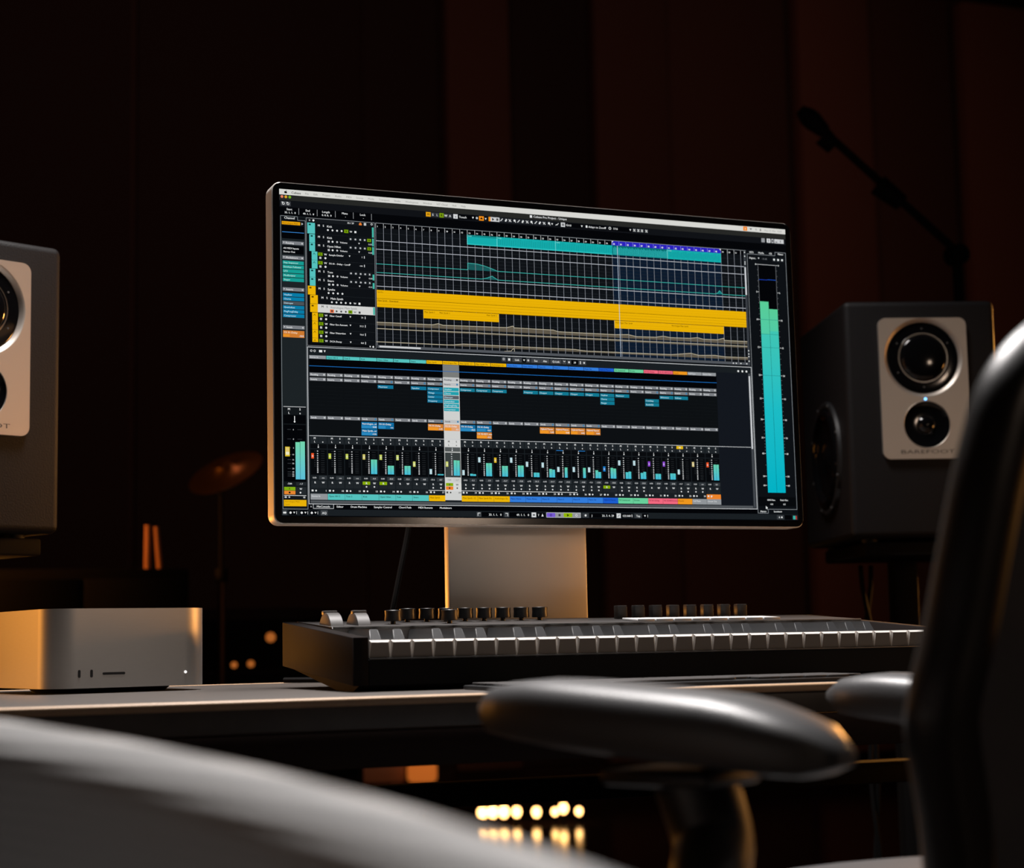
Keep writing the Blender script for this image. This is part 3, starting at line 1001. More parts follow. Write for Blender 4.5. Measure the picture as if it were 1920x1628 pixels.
for i, (nm, col) in enumerate(COLS):
    x = 80 + CWD * i
    e = x + CWD - 1.4
    sel = i == 8
    dark = srgb(10, 60, 60) if col is CYN else srgb(130, 92, 0) if col is YEL else srgb(10, 44, 130) if col in (BLU, DBL) else srgb(14, 84, 60) if col is MNT else srgb(140, 20, 50) if col is PNK else srgb(150, 84, 0) if col is ORC else srgb(228, 230, 232)
    ui.rect(x, 459, e, 468.4, col, 3)
    ui.text(nm[:14], x + 2, 463.8, 4.6, dark, 4, bold=.2)
    if sel:
        ui.rect(x - .6, 469, e + 1.2, 505, srgb(126, 128, 126), 3)
        ui.rect(x - .6, 505, e + 1.2, 851, srgb(214, 215, 213), 3)
    for v, s in ((507.2, 'Routing'), (520.2, 'Inserts'), (625.6, 'Sends')):
        hot = s == 'Inserts' and (i in INS or sel) or s == 'Sends' and (i in SND or sel)
        ui.rect(x + .6, v, e - .6, v + 9, srgb(196, 198, 200) if sel else GRY, 4)
        ui.text(s, x + 3, v + 4.6, 5, srgb(70, 72, 74) if sel else srgb(236, 238, 240), 5, bold=.3)
        ui.rect(e - 8, v + 2, e - 3, v + 7, srgb(66, 132, 176) if hot else (srgb(90, 92, 94) if sel else LGT), 5)
    for k, s in enumerate(['Vinylizer', 'Chorus', 'Distroyer', 'Quadrafuzz', 'PingPongDelay', 'Compressor'] if sel else INS.get(i, [])):
        if not s:
            continue
        v = 534 + k * 11.4
        ui.rect(x + .8, v, e - .8, v + 9.8, (srgb(92, 98, 106) if k == 2 else srgb(36, 166, 180)) if sel else srgb(16, 118, 156) if i < 9 else srgb(18, 124, 150), 4)
        ui.text(s, x + 3, v + 4.9, 4.6, srgb(190, 228, 240), 5, bold=.25)
    if not sel:
        for k in range(8):
            ui.rect(x + 2, 545 + k * 10, e - 2, 545.5 + k * 10, srgb(21, 25, 28), 3)
    sn = [('FX 01-Delay', '-8.1', 1)] if sel else SND.get(i, [])
    for k, (s, vv, o_) in enumerate(sn):
        v = 638.2 + k * 19.4
        ui.rect(x + .8, v, e - .8, v + 18.4, (srgb(232, 166, 120) if sel else srgb(216, 132, 52)) if o_ else srgb(18, 112, 166), 4)
        ui.rect(x + .8, v + 9.6, x + 22 + 3 * (k + i % 4) if (i + k) % 3 else e - .8, v + 17.4, srgb(248, 156, 40) if o_ else srgb(44, 140, 196), 5)
        ui.text(s, x + 3, v + 5, 5, srgb(240, 240, 236), 6, bold=.3)
        ui.text(vv, e - 3, v + 13.6, 4.6, WHT, 6, 'r', bold=.3)
    tx = srgb(70, 70, 70) if sel else WHT
    cell = srgb(222, 223, 221) if sel else srgb(34, 39, 43)
    for a in (0, 1):
        ua, ub = x + 2 + a * 22.6, x + 23.6 + a * 22.6
        for r_ in (0, 1):
            ui.rect(ua, 682.2 + r_ * 9.6, ub, 691 + r_ * 9.6, srgb(236, 192, 20) if (i == 23 and a == 0 and r_ == 0) else cell, 4)
            if not (i == 0 and a == 1 and r_ == 0):
                ui.text(('M', 'S', 'L', 'e')[a + 2 * r_], (ua + ub) / 2, 686.6 + r_ * 9.6, 5.4, tx, 5, 'c', bold=.5)
        ui.rect(ua, 803, ub, 811.6, cell, 4)
        ui.rect(ua, 812.6, ub, 822, cell, 4)
        ui.text('RW'[a], (ua + ub) / 2, 807.4, 5.4, tx, 6, 'c', bold=.5)
        if i in (3, 7, 8, 9, 10, 11, 12, 13, 14, 15, 16, 17, 19, 20, 23, 24):
            ui.disc((ua + ub) / 2, 817.2, 2.2, tx, 6)
    if i in (3, 4, 8, 18):
        ui.rect(x + 2, 803, x + 23.6, 811.6, srgb(140, 178, 10), 5)
    if sel:
        ui.rect(x + 2, 812.6, x + 23.6, 822, srgb(244, 130, 44), 5)
        ui.disc(x + 12.8, 817.2, 2.4, BLK, 6)
    ui.rect(x + 1, 702.5, e, 715, srgb(88, 92, 92) if sel else srgb(10, 12, 15), 4)
    ui.rect(x + 22.2, 704, x + 23.6, 707.4, WHT, 5)
    ui.rect(x + 21.4, 709, x + 24.4, 713, WHT, 5)
    if i in (15, 16):
        ui.rect(x + (2 if i == 15 else 23), 703.6, x + (23 if i == 15 else 44), 705.2, srgb(40, 130, 210), 5)
    ui.rect(x + 1, 717.5, e, 787, srgb(60, 66, 66) if sel else srgb(8, 10, 13), 4)
    for k in range(12):
        v = 722 + (0, 7, 13, 19, 25, 31, 36, 41, 46, 50, 54, 58)[k]
        ui.rect(x + 19, v - 1.3, x + 22.4, v + 1.3, srgb(206, 208, 210), 5)
        ui.rect(x + 30, v - .4, x + 40, v + .4, srgb(52, 56, 60), 5)
        if k < 8:
            ui.rect(x + 11, v - .35, x + 16, v + .35, srgb(60, 64, 68), 5)
    cc, vt = CAP[i]
    ui.rect(x + 3, vt, x + 10.2, vt + 14.4, cc, 6)
    ui.rect(x + 4.3, vt + 5.4, x + 8.9, vt + 10, tuple(min(1, q * .55 + .38) for q in cc[:3]) + (1,), 7)
    if i in MET:
        for k, mv in enumerate(MET[i]):
            if mv:
                ui.grad(x + 26.4 + k * 9.2, mv, x + 35 + k * 9.2, 782, srgb(106, 214, 178) if mv < 760 else srgb(84, 204, 204), srgb(72, 194, 222), 6)
    ui.text(VAL[i], x + 11.5, 794.4, 4.4, srgb(140, 140, 140) if sel else LGT, 5, 'c', bold=.35)
    ui.rect(x + 24, 789.4, e - .6, 799.4, srgb(208, 209, 207) if sel else srgb(52, 57, 61), 4)
    ui.text(VA2[i], x + 35, 794.4, 4.4, srgb(140, 140, 140) if sel else LGT, 5, 'c', bold=.35)
    ui.rect(x + 3, 827, x + 8.4, 831.8, tx, 5)
    ui.disc(x + 15.5, 829.6, 2.4, tx, 5)
    if i < 25:
        ui.text(str((1, 10, 11, 13, 14, 15, 16)[i] if i < 7 else 10 + i), e - 2, 829.6, 5, tx, 5, 'r', bold=.4)
    if not sel:
        ui.rect(x, 838, x + CWD - .6, 854.2, col, 4)
        ui.text(nm if i != 22 else 'FX 02-REVerence', x + 2.5, 844.2, 4.8, dark, 5, bold=.2)
    if i == 25:
        ui.rect(x, 824, x + CWD - 1, 838, srgb(244, 136, 44), 4)
        ui.line([(x + 14, 834), (x + 20, 828)], 1, WHT, 5)
ui.rect(78, 679.6, 1447, 681, srgb(206, 209, 212), 6)
ui.rect(418, 823.6, 870, 825, WHT, 6)
ui.rect(80, 856.5, 1446, 863, srgb(84, 88, 92), 3)
ui.rect(1448, 456, 1455, 862, srgb(70, 74, 80), 3)
ui.rect(1448.8, 464, 1454, 685, srgb(212, 214, 218), 4)
# tab row
ui.rect(75, 867, 1459, 880, BG0, 2)
ui.text('x', 81, 872, 6, WHT, 4, 'c')
ui.poly([(87, 867), (87, 878), (144, 878), (144, 867)], srgb(24, 28, 32), 3)
ui.line([(87, 866), (87, 878), (144, 878), (144, 866)], 1.4, LGT, 4)
for s, u in (('MixConsole', 115), ('Editor', 162), ('Drum Machine', 215), ('Sampler Control', 284), ('Chord Pads', 348), ('MIDI Remote', 407.5), ('Modulators', 467)):
    ui.text(s, u, 872.4, 5.6, WHT, 5, 'c', bold=.4)
ui.build('mixer_view', screen)

# level meter ------------------------------------------------------------
ui = UI()
ui.rect(1461, 72, 1600, 882, srgb(14, 17, 21), 1)
for s, u in (('VSTi', 1476.5), ('Media', 1510.5), ('CR', 1543.7), ('Meter', 1579)):
    ui.text(s, u, 79.6, 5.8, WHT, 5, 'c', bold=.4)
ui.line([(1461.6, 866), (1461.6, 85.5), (1559.5, 85.5), (1559.5, 74.5), (1597, 74.5), (1597, 866), (1497, 866), (1497, 878), (1462, 878), (1461.6, 866)], 1.2, srgb(150, 155, 160), 4)
ui.text('Digital...', 1468, 97.6, 5.6, WHT, 5, bold=.3)
ui.poly([(1499, 95), (1501.5, 100), (1504, 95)], WHT, 5)
ui.text('-18 dB', 1512, 97.8, 5, GRY, 5)
for u in (1555.6, 1569.8, 1583.9):
    ui.rect(u - 6, 92, u + 6, 104, BG3, 4)
    ui.disc(u, 98, 3.4, WHT, 5)
ui.rect(1498.6, 116, 1560, 816, BG0, 3)
ui.rect(1498, 115.4, 1560.4, 116.8, LGT, 5)
ui.rect(1497.4, 116, 1498.4, 233, GRY, 5)
ui.rect(1559.6, 116, 1560.6, 255, GRY, 5)
ui.rect(1499, 162.4, 1529, 164.2, srgb(30, 60, 170), 5)
ui.rect(1529, 161.4, 1559, 163.2, srgb(30, 80, 190), 5)
g0, g1, g2 = srgb(92, 212, 156), srgb(66, 204, 186), srgb(2, 184, 204)
ui.grad(1499, 231, 1529.2, 332, g0, srgb(84, 210, 172), 5)
ui.grad(1499, 332, 1529.2, 560, g1, srgb(30, 194, 204), 5)
ui.grad(1499, 560, 1529.2, 816, srgb(30, 194, 204), g2, 5)
ui.grad(1530, 253.4, 1560, 322, g0, srgb(84, 210, 172), 5)
ui.grad(1530, 322, 1560, 560, g1, srgb(30, 194, 204), 5)
ui.grad(1530, 560, 1560, 816, srgb(30, 194, 204), g2, 5)
for v in (287, 332, 373, 459):
    ui.rect(1499, v - .5, 1560, v + .5, srgb(30, 130, 128), 6)
SCL = [(0, 116), (5, 201.6), (10, 287.2), (15, 372.8), (20, 458.5), (25, 530), (30, 594), (35, 649.6), (40, 697.6), (50, 766.4), (60, 794)]
for n, v in SCL:
    ui.rect(1492.6, v - .8, 1497, v + .8, LGT, 5)
    ui.rect(1562, v - .8, 1566.4, v + .8, LGT, 5)
    ui.text(str(n), 1491.4, v, 5.4, WHT, 5, 'r', bold=.4)
    ui.text(str(n), 1568, v, 5.4, WHT, 5, bold=.4)
for (n, v), (n2, v2) in zip(SCL, SCL[1:9]):
    for k in range(1, 5):
        q = v + (v2 - v) * k / 5
        ui.rect(1494.4, q - .6, 1496.6, q + .6, GRY, 5)
        ui.rect(1562.4, q - .6, 1564.6, q + .6, GRY, 5)
ui.rect(1494.4, 732, 1496.6, 733.2, GRY, 5)
ui.rect(1463, 829, 1596, 857, srgb(8, 10, 13), 3)
for s, u, v in (('RMS Max.', 1509, 838), ('Peak Max.', 1553.6, 838), ('-0.8', 1509, 850.6), ('0.5', 1553.6, 850.6)):
    ui.text(s, u, v, 5, WHT, 5, 'c', bold=.35)
ui.text('Master', 1480, 872.4, 5.4, WHT, 5, 'c', bold=.4)
ui.text('Loudness', 1530, 872.4, 5.4, WHT, 5, 'c', bold=.4)
ui.poly([(1489, 856), (1489, 866), (1491.6, 863.6), (1493.6, 867), (1495, 866), (1493.4, 862.8), (1496, 862)], WHT, 7)
ui.build('level_meter', screen)

# transport ---------------------------------------------------------------
ui = UI()
ui.rect(0, 880.6, 1600, 900, srgb(27, 32, 36), 1)
ui.rect(0, 897.5, 1600, 900, BG0, 2)


def tr(u0, u1, col=BG0, v0=883, v1=896.5):
    ui.rect(u0, v0, u1, v1, col, 3)


tr(2, 14, srgb(62, 66, 70))
ui.disc(6, 890, 2.6, WHT, 4)
ui.disc(10, 890, 2.6, WHT, 4)
for u in (19, 50, 78):
    tr(u, u + 24)
    ui.disc(u + 5, 890, 3.2, WHT, 4)
    ui.poly([(u + 12, 887.5), (u + 15, 892.5), (u + 18, 887.5)], WHT, 4)
    ui.rect(u + 21, 886, u + 22.4, 894, LGT, 4)
tr(108, 127, srgb(70, 74, 78))
ui.text('AQ', 117.5, 890, 6, WHT, 4, 'c', bold=.4)
tr(559, 573, srgb(70, 74, 78))
ui.line([(563, 894), (563, 886), (570, 886)], 1.6, WHT, 4)
tr(573.5, 639)
ui.text('33. 1. 1.   0', 634, 890, 6.2, WHT, 4, 'r', bold=.4)
tr(643, 657, srgb(70, 74, 78))
ui.line([(646, 886), (653, 886), (653, 894)], 1.6, WHT, 4)
tr(657.5, 722)
ui.text('49. 1. 1.   0', 718, 890, 6.2, WHT, 4, 'r', bold=.4)
tr(726, 740, srgb(216, 218, 220))
ui.rect(730, 888, 736, 892, DGR, 4)
tr(741, 767)
ui.text('T', 747, 890, 6, WHT, 4, 'c', bold=.4)
ui.poly([(756, 894), (759.5, 886), (763, 894)], WHT, 4)
tr(772.2, 799, srgb(122, 92, 214))
tr(799, 825.4, srgb(150, 152, 158))
tr(825.4, 852.4, srgb(150, 186, 6))
tr(852.4, 878, srgb(150, 152, 158))
ui.frame(771.4, 882.4, 878.6, 897, 1.2, LGT, 5)
ui.disc(785.6, 890, 3.4, srgb(40, 20, 110), 5)
ui.disc(785.6, 890, 2.0, srgb(122, 92, 214), 6)
ui.rect(809, 886.8, 815.4, 893, srgb(60, 62, 66), 5)
ui.poly([(835.6, 885.8), (835.6, 894), (842.6, 890)], srgb(40, 60, 0), 5)
ui.disc(865, 890, 3.4, WHT, 5)
ui.disc(865, 890, 1.8, srgb(120, 122, 126), 6)
tr(884, 904, srgb(54, 58, 62))
ui.disc(894, 890, 3.2, WHT, 4)
tr(906, 990)
ui.text('J', 914, 890, 6, WHT, 4, 'c', bold=.4)
ui.text('33. 3. 4. 29', 984, 890, 6.2, WHT, 4, 'r', bold=.4)
tr(992.6, 1006, srgb(212, 214, 216))
ui.line([(996, 893), (1002, 887)], 1.4, DGR, 4)
tr(1007, 1046)
ui.text('122.500', 1011, 890, 6, WHT, 4, bold=.4)
ui.rect(1040.5, 886, 1043, 894, LGT, 4)
tr(1050, 1074, srgb(54, 58, 62))
ui.text('Tap', 1062, 890, 6, WHT, 4, 'c', bold=.3)
tr(1075, 1096)
ui.poly([(1081, 887.5), (1084, 892.5), (1087, 887.5)], WHT, 4)
ui.rect(1092, 886, 1093.4, 894, LGT, 4)
tr(1526, 1550, srgb(54, 58, 62))
ui.text('4', 1534, 890, 6, WHT, 4, 'c', bold=.4)
ui.disc(1543, 890, 2.6, WHT, 4)
tr(1553, 1578)
ui.rect(1582, 885, 1590, 896, srgb(60, 180, 170), 4)
ui.rect(1591, 885, 1595, 896, srgb(190, 60, 50), 4)
ui.build('transport_bar', screen)


# ================================================================== COMPACT DESKTOP COMPUTER
mac = thing('desktop_computer', 'square silver aluminium desktop computer with rounded corners at left of desk', 'computer', (0.3435, 2.145, DESK), R(12))
bm = prism(nb(), rr_pts(0.197, 0.197, 0.034, 14), 0.006, 0.095, 'XY', bev=0.0011)
finish('case', bm, ALU, mac)
bm = lathe(nb(), [(0, 0), (0.076, 0), (0.082, 0.0055), (0, 0.0055)], 'Z', n=48)
finish('base_ring', bm, RUBBER, mac)
for px_ in (-0.062, -0.0477):
    bm = prism(nb(), rr_pts(0.003, 0.0088, 0.0014, 5), -0.0989, -0.0982, 'XZ', off=(px_, 0, 0.0222))
    finish('usb_port', bm, BLACK_PLASTIC, mac)
bm = prism(nb(), rr_pts(0.0268, 0.0028, 0.0013, 5), -0.0989, -0.0982, 'XZ', off=(-0.0214, 0, 0.0218))
finish('card_slot', bm, BLACK_PLASTIC, mac)
LEDW = mat('white_led', (1, 1, 1, 1), 0.4, emit=(1, 0.98, 0.95, 1), estr=0.9)
bm = lathe(nb(), [(0, -0.0991), (0.0016, -0.0991), (0.0016, -0.0982)], 'Y', off=(0.0655, 0, 0.0212), n=16)
finish('power_light', bm, LEDW, mac)

# ================================================================== MUSIC KEYBOARD
kb = thing('music_keyboard', 'black music keyboard controller with white keys, knobs and pads below the monitor', 'keyboard', (0.5395, 1.7665, DESK), 0)
KP, NW, CH = 0.0236, 29, 0.0175
KW = 2 * CH + KP * NW
prof = [(0, 0.0065), (0, 0.056), (0.282, 0.0765), (0.282, 0.025)]
finish('end_cheek', prism(nb(), prof, 0, CH - 0.0004, 'YZ', bev=0.0008), mat('matt_cheek', (0.011, 0.0085, 0.008, 1), 0.8, spec=0.08), kb)
finish('end_cheek', prism(nb(), prof, KW - CH + 0.0004, KW, 'YZ', bev=0.0008), mat('matt_cheek', (0.011, 0.0085, 0.008, 1), 0.8, spec=0.08), kb)
bm = prism(nb(), [(0.0, 0.0065), (0.0, 0.0325), (0.003, 0.0335), (0.282, 0.0335), (0.282, 0.0255)], CH, KW - CH, 'YZ')
finish('lower_case', bm, mat('matt_black_case', (0.004, 0.0038, 0.0042, 1), 0.6, spec=0.15), kb)
bm = prism(nb(), [(0.134, 0.0345), (0.134, 0.0665), (0.136, 0.0685), (0.281, 0.0765), (0.281, 0.0345)], CH, KW - CH, 'YZ')
finish('control_panel', bm, DARK_PLASTIC, kb)
finish('key_slip', box(nb(), CH + .0005, KW - CH - .0005, -0.0010, 0.0006, 0.0331, 0.0346, 0.0004), GREY_PLASTIC, kb)
finish('panel_front_trim', box(nb(), CH + .001, KW - CH - .001, 0.1325, 0.136, 0.0672, 0.0690, 0.0005), GREY_PLASTIC, kb)
bm = prism(nb(), [(0.02, 0.0004), (0.0, 0.006), (0.278, 0.0245), (0.078, 0.0004)], 0.006, KW - 0.006, 'YZ')
finish('underside', bm, MATS['matt_cheek'], kb)


def white_key_bm():
    bm = nb()
    g = 0.0005
    w_ = KP
    zt, zb = 0.053, 0.0350
    body = [(g, 0.0022), (w_ - g, 0.0022), (w_ - g, 0.132), (g, 0.132)]
    vt = [bm.verts.new((a, b, zt)) for a, b in body]
    vb = [bm.verts.new((a, b, zb)) for a, b in body]
    ft = [bm.verts.new((0.0026, 0.0004, zt - 0.0022)), bm.verts.new((w_ - 0.0026, 0.0004, zt - 0.0022))]
    fb = [bm.verts.new((0.0008, 0.0016, zb)), bm.verts.new((w_ - 0.0008, 0.0016, zb))]
    bm.faces.new(vt)
    bm.faces.new(vb[::-1])
    bm.faces.new((vt[1], vb[1], vb[2], vt[2]))
    bm.faces.new((vt[2], vb[2], vb[3], vt[3]))
    bm.faces.new((vt[3], vb[3], vb[0], vt[0]))
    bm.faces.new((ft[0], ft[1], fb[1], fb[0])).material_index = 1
    bm.faces.new((vt[0], vt[1], ft[1], ft[0]))
    bm.faces.new((vt[0], ft[0], fb[0], vb[0]))
    bm.faces.new((vt[1], vb[1], fb[1], ft[1]))
    bm.faces.new((fb[0], fb[1], vb[1], vb[0]))
    return bm


def black_key_bm():
    bm = nb()
    w0, w1 = 0.0062, 0.0046
    lo = [(-w0, 0.046, 0.0535), (w0, 0.046, 0.0535), (w0, 0.131, 0.0535), (-w0, 0.131, 0.0535)]
    hi = [(-w1, 0.0545, 0.0648), (w1, 0.0545, 0.0648), (w1, 0.131, 0.0648), (-w1, 0.131, 0.0648)]
    a = [bm.verts.new(p) for p in lo]
    b = [bm.verts.new(p) for p in hi]
    bm.faces.new(a[::-1])
    top = bm.faces.new(b)
    es = list(top.edges)
    for i in range(4):
        f = bm.faces.new((a[i], a[(i + 1) % 4], b[(i + 1) % 4], b[i]))
        es += [e for e in f.edges if e not in es and (e.verts[0] in b) != (e.verts[1] in b)]
    bmesh.ops.bevel(bm, geom=list(set(es)), offset=0.0008, segments=2, affect='EDGES')
    return bm


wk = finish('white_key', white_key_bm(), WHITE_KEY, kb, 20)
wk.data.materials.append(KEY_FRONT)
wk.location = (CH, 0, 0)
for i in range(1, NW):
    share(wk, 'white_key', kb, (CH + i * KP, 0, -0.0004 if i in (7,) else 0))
bk0 = None
for i in range(NW - 1):
    if i % 7 in (2, 6):
        continue
    off = {0: -.0014, 1: .0014, 3: -.0016, 4: 0, 5: .0016}[i % 7]
    loc = (CH + (i + 1) * KP + off, 0, 0)
    if bk0 is None:
        bk0 = finish('black_key', black_key_bm(), BLACK_KEY, kb, 30)
        bk0.location = loc
    else:
        share(bk0, 'black_key', kb, loc)


def panel_z(y):
    return 0.0685 + (y - 0.136) * (0.008 / 0.145)


def knob_bm():
    # waisted rotary cap on a short shaft, dished on top
    return lathe(nb(), [(0, 0), (0.0030, 0), (0.0030, 0.0035), (0.0095, 0.0035), (0.0098, 0.005), (0.0092, 0.0105), (0.0096, 0.0155), (0.0090, 0.0160), (0.005, 0.0146), (0, 0.0142)], 'Z', n=24)


kn = None
dot = None
for kx, ky in [(0.6783 - .5395 + k * 0.02424, 0.2335) for k in range(8)] + [(0.6439 - .5395, 0.1835), (0.7129 - .5395, 0.1835)]:
    loc = (kx, ky, panel_z(ky))
    if kn is None:
        kn = finish('knob', knob_bm(), BLACK_PLASTIC, kb)
        kn.location = loc
        dot = finish('pointer_dot', lathe(nb(), [(0, 0.0002), (0.0007, 0.0002), (0.0007, 0.0006), (0, 0.0006)], 'Z', off=(-0.0086, -0.0098, 0), n=10), GREY_PLASTIC, kn)
    else:
        share(dot, 'pointer_dot', share(kn, 'knob', kb, loc))
fd = None
for k in range(8):
    loc = (0.9568 - .5395 + k * 0.02417, 0.2335, panel_z(0.2335))
    if fd is None:
        fd = finish('fader_cap', box(nb(), -0.0068, 0.0068, -0.0055, 0.0055, 0.0, 0.0158, 0.0008), BLACK_PLASTIC, kb)
        fd.location = loc
        fc = finish('cap_line', box(nb(), -0.0064, 0.0064, -0.0050, 0.0050, 0.01585, 0.0165, 0.0002), GREY_PLASTIC, fd)
    else:
        share(fc, 'cap_line', share(fd, 'fader_cap', kb, loc))
pdm = None
for k in range(8):
    ya, yb = 0.150, 0.192
    px_ = 0.9385 - .5395 + k * 0.02466
    if pdm is None:
        pdm = finish('pad', prism(nb(), [(ya, panel_z(ya) + .0002), (ya, panel_z(ya) + .003), (yb, panel_z(yb) + .003), (yb, panel_z(yb) + .0002)], 0.0006, 0.0236, 'YZ', bev=0.0004), PAD_WHITE, kb)
        pdm.location = (px_, 0, 0)
    else:
        share(pdm, 'pad', kb, (px_, 0, 0))
# pitch and modulation wheels
for wx, kind in ((0.0185, 0), (0.0505, 1)):
    zc = panel_z(0.18) - 0.012
    wh = finish('wheel', lathe(nb(), [(0, -0.0085), (0.0235, -0.0085), (0.0262, -0.0072), (0.0262, 0.0072), (0.0235, 0.0085), (0, 0.0085)], 'X', off=(wx + 0.012, 0.182, zc), n=48), GREY_PLASTIC, kb)
    wh['label'] = 'grey pitch wheel' if kind == 0 else 'grey modulation wheel'
    finish('wheel_ridge', box(nb(), wx + 0.004, wx + 0.020, 0.176 if kind else 0.184, 0.186 if kind else 0.194, zc + 0.0235, zc + 0.0285, 0.001), GREY_PLASTIC, wh)

# ================================================================== TYPING KEYBOARD in front of the music keyboard
tk = thing('computer_keyboard', 'flat black computer keyboard lying before the music keyboard', 'keyboard', (0.655, 1.640, DESK), 0)
finish('base', box(nb(), 0, 0.44, 0, 0.115, 0.0, 0.0045, 0.0018), BLACK_PLASTIC, tk)
kc = None
for r_ in range(5):
    for c_ in range(15 if r_ else 9):
        wide = (r_ == 0 and c_ == 4)
        kx = 0.008 + c_ * 0.0284
        if r_ == 0 and c_ > 4:
            kx += 0.0284 * 5
        if kc is None:
            kc = finish('key_cap', box(nb(), 0, 0.0255, 0, 0.0185, 0.0047, 0.0072, 0.0008), DARK_PLASTIC, tk)
            kc.location = (kx, 0.007 + r_ * 0.0208, 0)
        else:
            share(kc, 'key_cap', tk, (kx, 0.007 + r_ * 0.0208, 0), scale=(5.6 if wide else 1, 1, 1))

# ================================================================== LOUDSPEAKERS
LEDB = mat('blue_led', (0.1, 0.3, 1, 1), 0.4, emit=(0.12, 0.42, 1.0, 1), estr=6.0)
PRINT = mat('dark_print', (0.06, 0.05, 0.042, 1), 0.6)
PLATE = mat('faceplate_aluminium', (0.58, 0.52, 0.46, 1), 0.46, 0.85)
SPW, SPH, SPD = 0.263, 0.406, 0.345


def plate_bm(w_, h_, r_, holes, y):
    """flat plate with round openings, front at y, back at 0"""
    bm = nb()
    loops = [rr_pts(w_, h_, r_, 8)] + [[(cx_ + q * math.cos(2 * PI * k / 64), cz_ + q * math.sin(2 * PI * k / 64)) for k in range(64)] for cx_, cz_, q in holes]
    edges = []
    for li, lp_ in enumerate(loops):
        fr = [bm.verts.new((a, y, b)) for a, b in lp_]
        bk = [bm.verts.new((a, -0.0002, b)) for a, b in lp_]
        n = len(fr)
        for k in range(n):
            edges.append(bm.edges.new((fr[k], fr[(k + 1) % n])))
        for k in range(n):
            bm.faces.new((fr[k], bk[k], bk[(k + 1) % n], fr[(k + 1) % n]))
    bmesh.ops.triangle_fill(bm, use_beauty=True, use_dissolve=False, edges=edges)
    return bm


